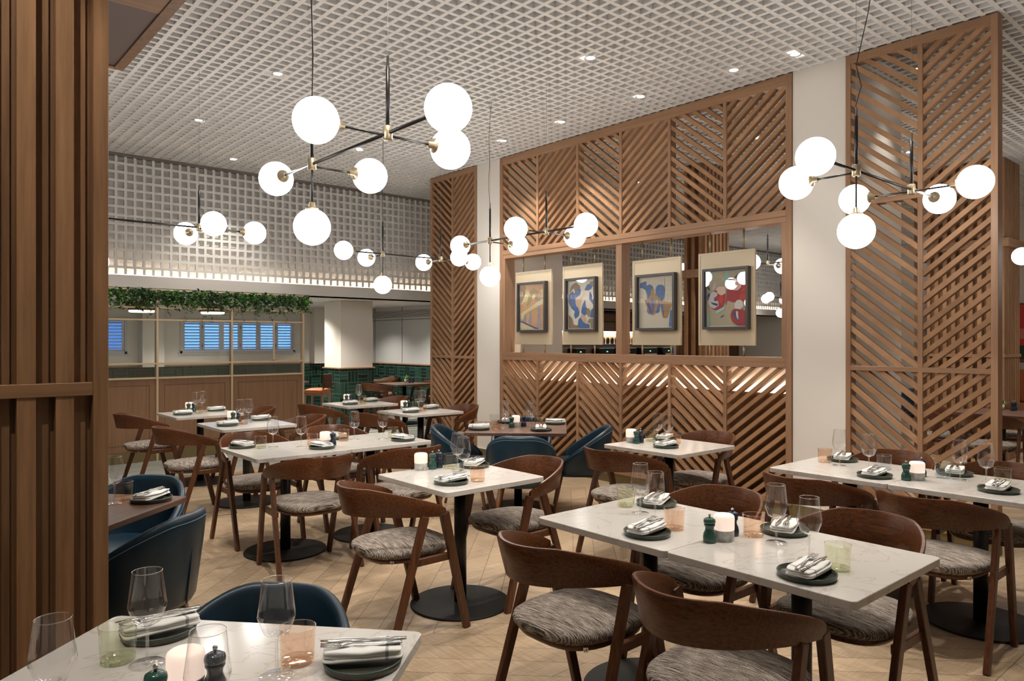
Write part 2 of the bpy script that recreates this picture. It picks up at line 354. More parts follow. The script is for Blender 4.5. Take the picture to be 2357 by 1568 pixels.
# ------------------------------------------------------------------ the shell of the place
ZC = 3.86; XS = 5.97; YB = 10.03
X0, X1, Y0, Y1 = -2.5, 19.0, -2.5, 14.67
def clip(poly, ya, yb, za, zb):
    for ax, lim, sg in ((0, ya, 1), (0, yb, -1), (1, za, 1), (1, zb, -1)):
        out = []
        for i in range(len(poly)):
            p, q = poly[i], poly[(i+1) % len(poly)]; dp = (p[ax]-lim)*sg; dq = (q[ax]-lim)*sg
            if dp >= 0: out.append(p)
            if (dp >= 0) != (dq >= 0): t = dp/(dp-dq); out.append((p[0]+(q[0]-p[0])*t, p[1]+(q[1]-p[1])*t))
        poly = out
        if len(poly) < 3: return []
    return poly
def floor_boards():
    ob = MB().box(X0, X1, Y0, YB, -.06, -.006).build('floor', M['joint']); struct(ob)
    b = MB(); S = 3.16; W = 2.1; bw = .15*math.sqrt(2); rnd = random.Random(3)
    for k in range(-3, 3):
        ya = S+W*(k); yb = ya+W; sgn = 1 if k % 2 == 0 else -1
        b.use(M['floor_a'] if sgn > 0 else M['floor_b'])
        x = X0-W-bw
        while x < X1+W:
            ts = [0, rnd.uniform(.15, .6)]
            while ts[-1] < 1: ts.append(ts[-1]+rnd.uniform(.3, .45))
            ts[-1] = 1
            for t0, t1 in zip(ts[:-1], ts[1:]):
                def P(s, t, g=.0012):
                    return (x+s*bw+(t*W if sgn > 0 else (1-t)*W), ya+t*W)
                g = .0016/bw; h = .0012/W
                pl = [P(g, t0+h), P(1-g, t0+h), P(1-g, t1-h), P(g, t1-h)]
                pl = clip(pl, X0, X1, Y0, 8.70)
                if pl: b.tone = rnd.uniform(-1, 1); b.poly([(p[0], p[1], 0) for p in pl])
            x += bw
    struct(b.build('floor'))
    b = MB(); b.use(M['tile_grey']); rnd = random.Random(4)
    y = 8.702
    while y < YB+.4:
        x = X0 + rnd.uniform(-.6, 0)
        while x < X1:
            b.tone = rnd.uniform(-1, 1); b.box(x+.002, x+.898, y+.002, min(y+.298, YB+.42), -.02, 0.0); x += .9
        y += .3
    k = 0; y = YB+.42
    while y < Y1:
        b.use(M['tile_pale'] if k % 2 else M['tile_stripe']); x = X0 + rnd.uniform(-.6, 0)
        while x < X1:
            b.tone = rnd.uniform(-1, 1); b.box(x+.001, x+.599, y+.001, y+.129, -.02, 0.0); x += .6
        y += .13; k += 1
    struct(b.build('floor'))
    struct(MB().box(X0, X1, YB, Y1+.3, -.06, -.021).build('floor', M['joint']))
floor_boards()
def lattice_ceiling():
    b = MB(); p = .1072; x = -1.06 + .032
    while x > X0: x -= p
    while x < X1: b.box(x-.016, x+.016, Y0, YB-.02, ZC, ZC+.055); x += p
    y = YB-.03
    while y > Y0: b.box(X0, X1, y-.016, y+.016, ZC+.0006, ZC+.0556); y -= p
    struct(b.build('ceiling', M['lattice']))
    struct(MB().box(X0, X1, Y0, YB+.5, 3.985, 4.10).build('ceiling', M['lattice_back']))
    v = MB(); rnd = random.Random(5)                                     # service ducts in the void above the lattice
    for i in range(9): yy = .2+i*1.1; v.box(X0, X1, yy, yy+rnd.uniform(.2, .45), 3.95, 3.985)
    struct(v.build('ceiling', M['lattice_back']))
lattice_ceiling()
def lattice_wall():
    p = .1072; b = MB(); x = 2.149-.0375-.016
    while x > X0: x -= p
    while x < X1: b.box(x-.016, x+.016, YB, YB+.04, 2.36, ZC-.03); x += p
    z = 3.843
    while z > 2.36: b.box(X0, X1, YB+.0006, YB+.0406, z-.016, z+.016); z -= p
    struct(b.build('wall_back', M['lattice']))
    struct(MB().box(X0, X1, YB+.10, YB+.45, 2.20, 4.05).build('wall_back', M['lattice']))
    struct(MB().box(X0, X1, YB-.012, YB+.012, 2.20, 2.352).build('trim_1', M['beam'], bevel=.003)); struct(MB().box(X0, X1, YB+.012, YB+.45, 2.20, 2.27).build('trim_1', M['beam']))
    g = MB().box(X0, X1, YB-.02, YB+.06, ZC-.035, ZC-.004); struct(g.build('trim_2', plain('shadow_gap', (.20, .18, .16), .8)))
    s = thing('led_strip', (0, YB+.072, 2.272)); tag(s, 'warm light strip hidden at the foot of the white lattice wall', 'light strip')
    MB().box(X0+.1, X1-.1, -.012, .012, 0, .012).build('diffuser', M['led_strip'], s)
lattice_wall()
def outer_walls():
    wl = M['white_wall']
    struct(MB().box(X0-.1, X0, Y0, Y1, 0, 4.1).build('wall_left', wl))
    struct(MB().box(X1, X1+.1, Y0, 11.9, 0, 4.1).build('wall_right', wl))
    struct(MB().box(X0, X1, Y0-.1, Y0, 0, 4.1).build('wall_front', wl))
    # back room
    struct(MB().box(X0, X1, YB+.45, Y1+.2, 2.24, 2.34).build('ceiling', M['beam']))
    wy = Y1; b = MB(); b.use(M['white_wall'])
    b.box(X0, 1.3, wy, wy+.2, 1.05, 2.24); b.box(1.3, 3.40, wy, wy+.2, 1.05, 1.29); b.box(1.3, 3.40, wy, wy+.2, 1.95, 2.24)
    b.box(3.40, 4.32, wy, wy+.2, 1.05, 2.24); b.box(4.32, 6.62, wy, wy+.2, 1.05, 1.29); b.box(4.32, 6.62, wy, wy+.2, 1.95, 2.24); b.box(6.62, 8.3, wy, wy+.2, 1.05, 2.24)
    b.use(M['tiles_x']); b.box(X0, 8.3, wy-.012, wy+.2, 0, 1.05)
    struct(b.build('wall_back'))
    struct(MB().box(3.60, 3.97, wy-.25, wy, 1.05, 2.24).build('wall_back', wl))
    struct(MB().box(6.98, 7.35, wy-.18, wy, 1.05, 2.24).build('wall_back', wl))
    struct(MB().box(X0, 8.16, wy-.03, wy-.001, 1.045, 1.07).build('trim_3', M['oak_x']))
    struct(MB().box(8.16, 8.30, YB+.45, Y1, 1.05, 2.24).build('wall_right', plain('cool_white_panelling', (.50, .51, .50), .6)))
    struct(MB().box(8.148, 8.30, YB+.45, Y1, 0, 1.05).build('wall_right', M['tiles_y']))
    struct(MB().box(8.125, 8.149, YB+.45, Y1-.04, 1.045, 1.068).build('trim_4', M['oak_y']))
    g = MB()
    for yy in (11.2, 12.9, 14.0): g.box(8.156, 8.161, yy-.006, yy+.006, 1.07, 2.24)
    g.box(8.157, 8.161, YB+.5, Y1, 1.965, 1.975); struct(g.build('trim_5', M['gap']))
    v = thing('ceiling_vent', (8.15, 12.6, 2.02)); tag(v, 'long slotted air vent high on the white panelled wall', 'vent')
    MB().box(-.004, .02, -1.9, 1.9, 0, .13).build('backing', M['gap'], v)
    MB_ = MB()
    for i in range(6): MB_.box(-.012, .0, -1.9, 1.9, .008+i*.021, .018+i*.021)
    MB_.build('grille', M['lattice_back'], v)
    # bar wall of the other room
    struct(MB().box(8.3, X1, 11.9, 12.0, 0, 2.24).build('wall_back', wl))
    # green tiled column
    cx0, cx1, cy0, cy1 = 6.07, 6.70, 11.58, 12.20
    struct(MB().box(cx0, cx1, cy0, cy1, 1.055, 2.24).build('wall_column', wl, bevel=.004))
    b = MB(); b.use(M['tiles_x']); b.box(cx0-.012, cx1+.012, cy0-.012, cy0+.02, 0, 1.045); b.use(M['tiles_y']); b.box(cx0-.0125, cx0+.02, cy0-.0115, cy1, 0, 1.045); b.box(cx1-.02, cx1+.0125, cy0-.0115, cy1, 0, 1.045)
    b.box(cx0, cx1, cy0+.01, cy1, 0, 1.04)
    struct(b.build('wall_column')); struct(MB().box(cx0-.035, cx1+.035, cy0-.035, cy1+.02, 1.04, 1.062).build('trim_6', M['oak_x'], bevel=.003))
    # white columns between the slatted screens
    for i, (ya, yb) in enumerate(((2.735, 3.193), (7.147, 7.622))):
        struct(MB().box(XS+.012, 7.10, ya, yb, .12, 3.93).build('wall_column', wl))
        struct(MB().box(XS+.004, 7.11, ya-.003, yb+.003, 0, .115).build('baseboard_right', M['gold_skirt'], bevel=.002))
        struct(MB().box(XS+.002, 7.112, ya-.004, yb+.004, .115, .122).build('baseboard_right', M['lattice']))
outer_walls()
# windows with louvred shutters in the back room
def shutter_window(n, x0, x1, z0, z1, k, label):
    t = thing('window_%d' % n, ((x0+x1)/2, Y1, z0)); struct(t); w = (x1-x0)/2; h = z1-z0
    f = MB()
    for a, b_, c, d in ((-w, w, 0, .05), (-w, w, h-.04, h)): f.box(a, b_, -.02, .06, c, d)
    for a in (-w, w-.04): f.box(a, a+.04, -.02, .06, 0, h)
    f.box(-w-.03, w+.03, -.03, .02, -.03, .0); f.build('window_frame', M['shutter'], t)
    MB().box(-w+.04, w-.04, .12, .125, .05, h-.04).build('pane', M['glass_clear_pane'], t)
    pw = (2*w-.08)/k
    for i in range(k):
        a = -w+.04+i*pw; s = MB()
        s.box(a+.003, a+.045, 0, .03, .052, h-.042); s.box(a+pw-.045, a+pw-.003, 0, .03, .052, h-.042); s.box(a+.045, a+pw-.045, 0, .03, .052, .085); s.box(a+.045, a+pw-.045, 0, .03, h-.07, h-.042)
        sh = s.build('shutter', M['shutter'], t); l = MB(); nl = 9
        for j in range(nl):
            z = .11+j*(h-.20)/(nl-1); l.bar((a+.045, .015, z), (a+pw-.045, .015, z), .05, .007, up=(0, -.5, 1))
        l.build('louvre', M['shutter'], sh)
        if i % 2: MB().box(a-.004, a+.004, -.012, 0, .12, .18).box(a-.004, a+.004, -.012, 0, h-.18, h-.12).build('hinge', M['wire'], t)
shutter_window(1, 4.32, 6.62, 1.29, 1.95, 6, '')
shutter_window(2, 1.30, 3.40, 1.29, 1.95, 5, '')
o = MB().box(2.0, 6.4, 24, 27, 0, 2.1).build('street_building', plain('dusky_blue_facade', (.35, .42, .60), .8)); tag(o, 'low dusky building seen blurred through the left shutters', 'building')

# brass and reeded glass partition with oak panels and trailing plants
def partition():
    t = thing('partition', (2.2, YB+.02, 0)); tag(t, 'brass framed partition with oak panels below and reeded glass above', 'partition')
    posts = [-.50, .472, 1.418, 2.447]; lo, hi = -2.2, 2.447
    for i, x in enumerate([-1.45]+posts): MB().box(x-.013, x+.013, -.05, .03, .0, 2.195).build('post', M['brass_trim'], t, bevel=.002)
    for z in (1.055, 1.24, 1.80, 1.955, 2.18): MB().box(lo, hi, -.045, .02, z-.011, z+.011).build('rail', M['brass_trim'], t, bevel=.002)
    xs = [lo, -1.45]+posts
    for a, b in zip(xs[:-1], xs[1:]):
        a += .014; b -= .014
        MB().box(a, b, -.012, -.008, 1.067, 1.229).build('reeded_pane', M['glass_flute'], t)
        MB().box(a, b, -.012, -.008, 1.812, 1.943).build('reeded_pane', M['glass_flute'], t)
        MB().box(a, b, -.010, -.007, 1.252, 1.788).build('clear_pane', M['glass_clear_pane'], t)
        p = MB(); p.box(a, b, -.03, .02, .14, 1.043); pn = p.build('oak_panel', M['oak_panel'], t)
        m = MB(); i = .075
        for q in ((a+i, b-i, .14+i, .147+i), (a+i, b-i, 1.036-i, 1.043-i), (a+i, a+i+.006, .14+i, 1.043-i), (b-i-.006, b-i, .14+i, 1.043-i)): m.box(q[0], q[1], -.0315, -.03, q[2], q[3])
        m.build('inlay_groove', M['joint'], pn)
    MB().box(lo, hi, -.04, .03, 0, .138).build('kick_plate', M['gold_skirt'], t)
    s = MB(); s.box(2.0, 2.02, -.035, -.02, 1.252, 1.79); s.box(2.0, 2.44, -.035, -.02, 1.252, 1.262); s.build('small_gate_frame', M['brass_trim'], t)
partition()
def vines():
    rnd = random.Random(11)
    for n, (xa, xb, lab) in enumerate(((.9, 2.68, 'trailing ivy over the left bay of the brass partition'), (2.68, 3.62, 'trailing ivy over the middle bay of the brass partition'), (3.62, 4.72, 'trailing ivy over the right bay of the brass partition, ending in a tuft'))):
        t = thing('trailing_ivy', ((xa+xb)/2, YB-.04, 2.16)); tag(t, lab, 'plant', 'ivy along the partition top'); w = (xb-xa)/2
        b = MB(); st = MB()
        def leaf(x, y, z, s, mat):
            b.use(mat); d = Vector((rnd.uniform(-1, 1), rnd.uniform(-1, .3), rnd.uniform(-1, .4))).normalized(); u = d.cross(Vector((rnd.uniform(-1, 1), rnd.uniform(-1, 1), rnd.uniform(-1, 1)))).normalized(); nn = d.cross(u)
            p = Vector((x, y, z)); a = p+d*s*.45+u*s*.32+nn*s*.08; c = p+d*s*.45-u*s*.32+nn*s*.08; m_ = p+d*s*.5-nn*s*.02; e = p+d*s
            k = len(b.v); b.v += [tuple(q) for q in (p, a, e, c, m_)]
            for q in ((0, 1, 4), (1, 2, 4), (2, 3, 4), (3, 0, 4)): b.face([k+i for i in q])
        for i in range(int(1900*w)):
            x = rnd.uniform(-w, w); z = .02-abs(rnd.gauss(0, .10)); r = rnd.random()
            cl = math.sin(x*7+n*2)+math.sin(x*17+n)
            mat = M['leaf_dark'] if r < .6 else (M['leaf_mid'] if (r < .9 and cl > -.2) else (M['leaf_pale'] if r > .9 else M['leaf_dark']))
            leaf(x, rnd.uniform(-.10, .10), max(z, -.21), rnd.uniform(.040, .070), mat)
        for i in range(int(22*w)):
            x = rnd.uniform(-w, w); L = rnd.uniform(.1, .30); pts = [(x+.03*math.sin(j*1.3+i), -.03+.02*math.cos(j+i), -.08-L*j/6) for j in range(7)]
            st.tube(pts, .0015, 4, False); mat = rnd.choice([M['leaf_dark'], M['leaf_pale'], M['leaf_pale'], M['leaf_mid']])
            for q in pts:
                for _ in range(3): leaf(q[0]+rnd.uniform(-.015, .015), q[1]+rnd.uniform(-.015, .015), q[2], rnd.uniform(.018, .036), mat)
        f = b.build('foliage', None, t); f['kind'] = 'stuff'; st.build('vine', M['stem'], t)
vines()
# herringbone screens
def slats(b, ya, yb, za, zb, sgn, rnd, xa=XS+.010, xb=XS+.062):
    pv = .102; hw = .0235; sl = .80
    c = za - 1.02*2
    while c < zb+1.2:
        f = lambda y: c + (sl*(y-ya) if sgn > 0 else sl*(yb-y))
        pl = clip([(ya-.01, f(ya-.01)-hw), (yb+.01, f(yb+.01)-hw), (yb+.01, f(yb+.01)+hw), (ya-.01, f(ya-.01)+hw)], ya, yb, za, zb)
        if len(pl) > 2: b.tone = rnd.uniform(-1, 1); b.prism_x(pl, xa, xb)
        c += pv
def frame_piece(t, name, y0, y1, z0, z1, mat, x0=XS, x1=XS+.10): 
    
    b = MB(); b.tone = random.uniform(-.6, .6); return b.box(x0, x1, y0, y1, z0, z1).build(name, mat, t, bevel=.0015, seg=1)
def screen_main():
    t = thing('herringbone_screen', (0, 0, 0)); tag(t, 'wide oak herringbone slat screen with picture window opening', 'screen'); rnd = random.Random(21)
    YL, YR = 7.142, 3.198
    frame_piece(t, 'stile', YL-.062, YL, .10, 3.855, M['oak_v']); frame_piece(t, 'stile', YR, YR+.056, .10, 3.855, M['oak_v'])
    frame_piece(t, 'rail', YR+.056, YL-.062, 3.76, 3.855, M['oak_y']); frame_piece(t, 'rail', YR+.056, YL-.062, 1.293, 1.337, M['oak_y'], XS, XS+.16)
    frame_piece(t, 'rail', YR+.056, YL-.062, 2.62, 2.675, M['oak_y'], XS, XS+.16); frame_piece(t, 'rail', YR+.056, YL-.062, .10, .15, M['oak_y'])
    # opening lining
    for q in ((YR+.057, YL-.063, 1.338, 1.385, 'oak_y'), (YR+.057, YL-.063, 2.569, 2.619, 'oak_y'), (YR+.057, YR+.095, 1.386, 2.568, 'oak_v'), (YL-.098, YL-.063, 1.386, 2.568, 'oak_v')):
        frame_piece(t, 'opening_lining', q[0], q[1], q[2], q[3], M[q[4]], XS+.004, XS+.17)
    frame_piece(t, 'opening_mullion', 5.125, 5.205, 1.386, 2.568, M['oak_v'], XS+.01, XS+.15)
    ys = [YR+.056, 3.861, 4.497, 5.135, 5.773, 6.438, YL-.062]
    for i in range(6):
        a, b_ = ys[i], ys[i+1]; sg = -1 if i % 2 == 0 else 1
        for za, zb in ((.15, 1.293), (2.675, 3.76)):
            b = MB(); slats(b, a+(.018 if i else 0), b_-(.018 if i < 5 else 0), za, zb, sg, rnd); b.build('slat_panel', M['oak_slat'], t)
            if i: frame_piece(t, 'mullion', a-.018, a+.018, za, zb, M['oak_v'], XS, XS+.09)
    struct(MB().box(XS+.01, XS+.10, YR, YL, 0, .10).build('baseboard_right', M['gold_skirt']))
screen_main()
def screen_narrow(YL, YR, ymid, label, rails, zb0):
    t = thing('herringbone_screen', (0, 0, 0)); tag(t, label, 'screen'); rnd = random.Random(int(YL*10))
    frame_piece(t, 'stile', YL-.04, YL, .10, 3.855, M['oak_v']); frame_piece(t, 'stile', YR, YR+.045, .0 if zb0 else .10, 3.855, M['oak_v'])
    frame_piece(t, 'rail', YR+.045, YL-.04, 3.785, 3.855, M['oak_y'])
    frame_piece(t, 'rail', YR+.045, YL-.04, .10, .15, M['oak_y'])
    zs = [.15]+[r for r in rails]+[3.785]
    for r in rails: frame_piece(t, 'rail', YR+.045, YL-.04, r-.019, r+.019, M['oak_y'])
    for k in range(len(zs)-1):
        za = zs[k]+(.019 if k else 0); zb = zs[k+1]-(.019 if k < len(zs)-2 else 0)
        frame_piece(t, 'mullion', ymid-.018, ymid+.018, za, zb, M['oak_v'], XS, XS+.09)
        b = MB(); slats(b, ymid+.018, YL-.04, za, zb, 1, rnd); b.build('slat_panel', M['oak_slat'], t)
        b = MB(); slats(b, YR+.045, ymid-.018, za, zb, -1, rnd); b.build('slat_panel', M['oak_slat'], t)
    return t
screen_narrow(2.730, 1.653, 2.165, 'tall oak herringbone screen at the right, see-through to the next room', (1.31, 2.64), 0)
t3 = screen_narrow(8.695, 7.628, 8.165, 'far narrow oak herringbone screen left of the white column', (1.31, 2.66), 0)
MB().box(XS+.14, XS+.16, 7.63, 8.69, .1, 3.85).build('back_board', M['oak_dark'], t3)
struct(MB().box(XS+.01, XS+.10, 1.653, 2.73, 0, .10).build('baseboard_right', M['gold_skirt'])); struct(MB().box(XS+.01, XS+.14, 7.628, 8.695, 0, .10).build('baseboard_right', M['gold_skirt']))
# bench back with lit ledge behind the wide screen
t = thing('bench_back', (6.30, 5.17, 0)); tag(t, 'dark wood bench back with lit ledge behind the wide slat screen', 'bench')
MB().box(-.10, .30, -1.96, 1.96, 0, 1.03).build('carcase', M['oak_dark'], t); MB().box(-.10, -.085, -1.96, 1.96, 1.03, 1.05).build('ledge_lip', M['oak_y'], t)
MB().box(-.065, -.035, -1.94, 1.94, 1.032, 1.045).build('led_strip', M['led_strip'], t)
MB().box(.0, .03, -1.96, 1.96, 1.03, 1.292).build('upstand', M['white_wall'], t)
t['label'] = 'dark wood bench back with lit ledge behind the wide slat screen'
# slatted columns
def slat_column(name, x0, x1, y0, y1, label, faces, rail_z, z_mid=None):
    t = thing(name, (0, 0, 0)); tag(t, label, 'column'); rnd = random.Random(int(x0*7+3))
    MB().box(x0+.05, x1-.05, y0+.06, y1-.02, 0, ZC-.005).build('core', M['oak_dark'], t)
    if 'f' in faces:
        MB().box(x1-.048, x1, y0, y0+.06, 0, ZC-.006).build('stile', M['oak_brown'], t, bevel=.002, seg=1)
        b = MB(); x = x1-.048-.058-.054
        while x > x0: b.tone = rnd.uniform(-1, 1); b.box(x, x+.054, y0+.006, y0+.046, 0, ZC-.006); x -= .1115
        b.build('slat', M['oak_brown'], t)
        b = MB(); x = x1-.048-.030
        while x > x0: b.tone = rnd.uniform(-1, 1); b.box(x-.026, x+.014, y0+.047, y0+.062, 0, ZC-.006); x -= .1115
        b.build('rear_slat', M['oak_brown'], t)
        for z in rail_z: MB().box(x0, x1-.0485, y0, y0+.05, z-.023, z+.023).build('rail', M['oak_dark_x'], t, bevel=.002, seg=1)
        MB().box(x1-.05, x1-.002, y0+.06, y1, 0, ZC-.006).build('side_board', M['oak_dark'], t)
    return t
slat_column('slatted_column', -1.2, .613, 2.9, 3.14, 'foreground column clad in dark oak vertical slats at left edge', 'f', (1.362,))
# ceiling bulkhead next to it
t = thing('ceiling_bulkhead', (0, 0, 3.6)); tag(t, 'bronze leather panelled ceiling bulkhead at upper left with wood edge', 'bulkhead')
MB().box(-2.4, 1.33, 3.2, 6.10, 0, .25).build('panel', M['copper_panel'], t); MB().box(-2.4, 1.33, 3.2, 4.95, -.004, .0).build('wood_panel', M['oak_dark_x'], t)
MB().box(1.33, 1.40, 3.2, 6.15, -.012, .26).build('edge_board', M['oak_dark'], t, bevel=.002, seg=1); MB().box(-2.4, 1.33, 6.10, 6.15, -.012, .26).build('edge_board', M['oak_dark_x'], t, bevel=.002, seg=1)
def wrap_column(x0, x1, y0, y1, label, pitch, wd, ledge_z, rail_z):
    t = thing('slatted_column', (0, 0, 0)); tag(t, label, 'column'); rnd = random.Random(int(x0*11))
    MB().box(x0+.05, x1-.02, y0+.05, y1-.02, 0, ZC-.005).build('core', M['oak_dark'], t)
    b = MB(); x = x0
    while x+wd <= x1+.001: b.tone = rnd.uniform(-1, 1); b.box(x, x+wd, y0, y0+.05, 0, ZC-.006); x += pitch
    b.build('slat', M['oak_slat'], t)
    b = MB(); y = y0+.052
    while y+wd <= y1: b.tone = rnd.uniform(-1, 1); b.box(x0, x0+.05, y, y+wd, 0, ZC-.006); y += pitch*1.35
    b.build('side_slat', M['oak_slat'], t)
    MB().box(x0-.05, x1+.04, y0-.06, y1+.02, ledge_z, ledge_z+.11).build('ledge', M['oak_x'], t, bevel=.004)
    MB().box(x0-.008, x1+.004, y0-.008, y1, rail_z-.02, rail_z+.02).build('rail', M['oak_x'], t)
wrap_column(8.10, 8.68, 5.53, 5.86, 'slatted oak column seen through the picture window behind two pictures', .085, .045, 2.36, 1.28)
wrap_column(10.72, 11.40, 2.90, 4.00, 'slim-slatted wood column at the extreme right beyond the screen', .075, .045, 2.72, 1.34)

# ------------------------------------------------------------------ hanging pictures in the window
A1 = dict(bg=(.62, .36, .20), sh=[((.33, .22, .11), [(0, 1), (.22, 1), (.2, .72), (.1, .6), (0, .62)]), ((.40, .30, .15), [(.28, .60), (.32, .78), (.42, .88), (.55, .93), (.68, .88), (.78, .78), (.82, .70), (.62, .62), (.55, .80), (.46, .66), (.40, .56), (.22, .54)]),
    ((.30, .31, .38), [(.08, .12), (.22, .10), (.22, .46), (.1, .4)]), ((.30, .31, .38), [(.70, .14), (.82, .14), (.80, .72), (.72, .76)]), ((.33, .34, .42), [(.66, .06), (.74, .03), (.84, .05), (.86, .12), (.78, .16), (.68, .13)]),
    ((.33, .34, .42), [(.34, .14), (.40, .11), (.46, .14), (.44, .40), (.38, .40)]), ((.70, .62, .36), [(0, .36), (.10, .40), (.98, .70), (.98, .58), (.2, .36), (.08, .20)]), ((.70, .62, .36), [(.02, .55), (.12, .62), (.26, .62), (.38, .80), (.34, .88), (.2, .90), (.2, .80), (.02, .58)]),
    ((.72, .63, .40), [(.46, .72), (.54, .80), (.62, .74), (.54, .66)]), ((.70, .62, .36), [(.78, .84), (.90, .90), (.98, .86), (.90, .78)]), ((.08, .11, .28), [(0, .17), (.66, 0), (.78, 0), (0, .205)]), ((.70, .62, .36), [(0, 0), (.60, 0), (0, .17)])])
A2 = dict(bg=(.70, .66, .58), sh=[((.26, .19, .12), [(.02, .75), (.10, .92), (.28, .98), (.46, .88), (.40, .80), (.26, .74), (.2, .86), (.10, .80)]), ((.075, .15, .36), [(0, .54), (.0, .72), (.14, .80), (.22, .74), (.38, .86), (.48, .82), (.44, .70), (.26, .64), (.28, .50), (.42, .38), (.40, .26), (.26, .20), (.20, .28), (.24, .36), (.12, .42)]),
    ((.60, .42, .30), [(.30, .62), (.52, .66), (.66, .78), (.52, .60), (.44, .44), (.44, .30), (.36, .44), (.26, .54)]), ((.075, .15, .36), [(.60, .80), (.72, .92), (.94, .94), (.88, .82), (.74, .78)]), ((.075, .15, .36), [(.80, .78), (.98, .60), (.94, .48), (.84, .56), (.78, .60)]),
    ((.075, .15, .36), [(.48, .32), (.52, .48), (.64, .60), (.66, .46), (.76, .36), (.78, .22), (.70, .30), (.62, .26)]), ((.30, .24, .15), [(.66, .38), (.76, .42), (.84, .36), (.80, .22), (.72, .26)]), ((.075, .15, .36), [(.82, .22), (.98, .22), (.98, .44), (.86, .38)]),
    ((.60, .42, .30), [(.46, .26), (.54, .30), (.66, .24), (.70, .16), (.62, .10), (.54, .18)]), ((.26, .19, .12), [(0, .0), (0, .30), (.16, .20), (.20, .08), (.40, .06), (.38, 0)]), ((.075, .15, .36), [(.36, .04), (.38, .18), (.46, .24), (.56, .14), (.66, .10), (.80, .08), (.80, 0), (.42, 0)]), ((.30, .24, .15), [(.70, .12), (.80, .20), (.98, .20), (.98, 0), (.84, 0), (.84, .10)]),
    ((.26, .19, .12), [(.80, .96), (.98, .98), (.98, .82), (.92, .86)])])
A3 = dict(bg=(.62, .575, .47), sh=[((.09, .17, .36), [(0, .80), (0, .90), (.20, .94), (.20, .84), (.30, .87), (.40, .82), (.42, .70), (.42, .60), (.62, .56), (.60, .28), (.22, .26), (.22, .66), (.17, .75), (.08, .80)]), ((.09, .17, .36), [(.47, .60), (.47, .76), (.52, .83), (.62, .85), (.72, .82), (.76, .74), (.74, .58), (.60, .45)]),
    ((.38, .25, .13), [(.12, .56), (.22, .56), (.34, .66), (.34, .77), (.44, .77), (.44, .68), (.58, .58), (.62, .58), (.58, .50), (.46, .24), (.32, .24), (.28, .30)]), ((.11, .11, .30), [(.18, .53), (.26, .54), (.40, .27), (.32, .27)]), ((.11, .15, .36), [(.32, .54), (.40, .58), (.46, .52), (.42, .28), (.40, .28)]),
    ((.38, .25, .13), [(.60, .48), (.68, .53), (.80, .50), (.98, .48), (.84, .20), (.80, .17), (.68, .18)]), ((.12, .15, .34), [(.62, .45), (.70, .46), (.72, .24), (.70, .22)]), ((.09, .17, .36), [(.86, 0), (1, 0), (1, .40), (.90, .30)]), ((.30, .18, .09), [(.735, .97), (.745, .97), (.76, .70), (.75, .70)])])
A4 = dict(bg=(.46, .41, .29), sh=[((.24, .56, .48), [(.46, .98), (.52, .98), (.58, .90), (.54, .80), (.50, .72), (.46, .76)]), ((.24, .56, .48), [(0, 1), (.22, 1), (.18, .965), (.04, .97)]), ((.045, .07, .16), [(.54, .84), (.62, .85), (.66, .86), (.76, .93), (.80, .95), (1, .93), (1, .86), (.76, .84), (.62, .80), (.56, .81)]),
    ((.38, .045, .055), [(.50, .62), (.53, .72), (.62, .80), (.74, .88), (.88, .90), (1, .85), (1, .48), (.88, .42), (.70, .42), (.60, .44), (.52, .47), (.50, .36), (.48, .42)]), ((.62, .05, .04), [(.86, .60), (1, .66), (1, .84), (.94, .78), (.88, .68)]), ((.62, .05, .04), [(.80, .48), (.86, .58), (1, .58), (1, .46)]),
    ((.38, .045, .055), [(.10, .58), (.2, .66), (.36, .66), (.48, .58), (.47, .44), (.40, .34), (.26, .29), (.16, .30), (.06, .38)]), ((.60, .60, .62), [(.02, .44), (.05, .58), (.14, .64), (.26, .62), (.26, .56), (.16, .52), (.28, .46), (.30, .38), (.18, .32), (.08, .36)]), ((.62, .05, .04), [(.30, .58), (.40, .60), (.41, .46), (.34, .40), (.30, .48)]),
    ((.03, .07, .13), [(.08, .45), (.18, .43), (.28, .41), (.26, .37), (.14, .40)]), ((.03, .07, .13), [(.18, .50), (.26, .49), (.24, .46), (.18, .47)]), ((.045, .07, .16), [(0, .76), (.04, .74), (.08, .66), (.0, .70)]), ((.045, .07, .16), [(0, .60), (.06, .62), (.08, .58), (.0, .46)]), ((.60, .60, .62), [(.13, .70), (.18, .78), (.22, .84), (.22, .74), (.17, .66)]),
    ((.34, .64, .56), [(.22, .22), (.44, .30), (.46, .34), (.40, .34), (.24, .28)]), ((.32, .62, .54), [(0, 0), (.05, 0), (.06, .14), (.03, .22), (0, .22)]), ((.68, .64, .60), [(.70, .40), (.76, .46), (.84, .47), (.90, .44), (.94, .34), (.86, .29), (.72, .30)]), ((.38, .045, .055), [(.60, .18), (.64, .28), (.72, .31), (1, .27), (1, 0), (.78, 0), (.64, .08)]),
    ((.05, .08, .20), [(.66, .20), (.70, .27), (.80, .24), (.82, .08), (.74, .12)]), ((.62, .60, .64), [(.74, .26), (.79, .26), (.80, .16), (.80, .10), (.75, .16)]), ((.04, .08, .15), [(.34, .14), (.40, .16), (.46, .20), (.38, .19)]), ((.72, .45, .42), [(.60, .82), (.66, .87), (.78, .86), (.88, .80), (.88, .70), (.80, .64), (.68, .64), (.61, .72)]), ((.74, .55, .46), [(.24, .70), (.32, .73), (.48, .72), (.48, .60), (.38, .56), (.28, .60)])])
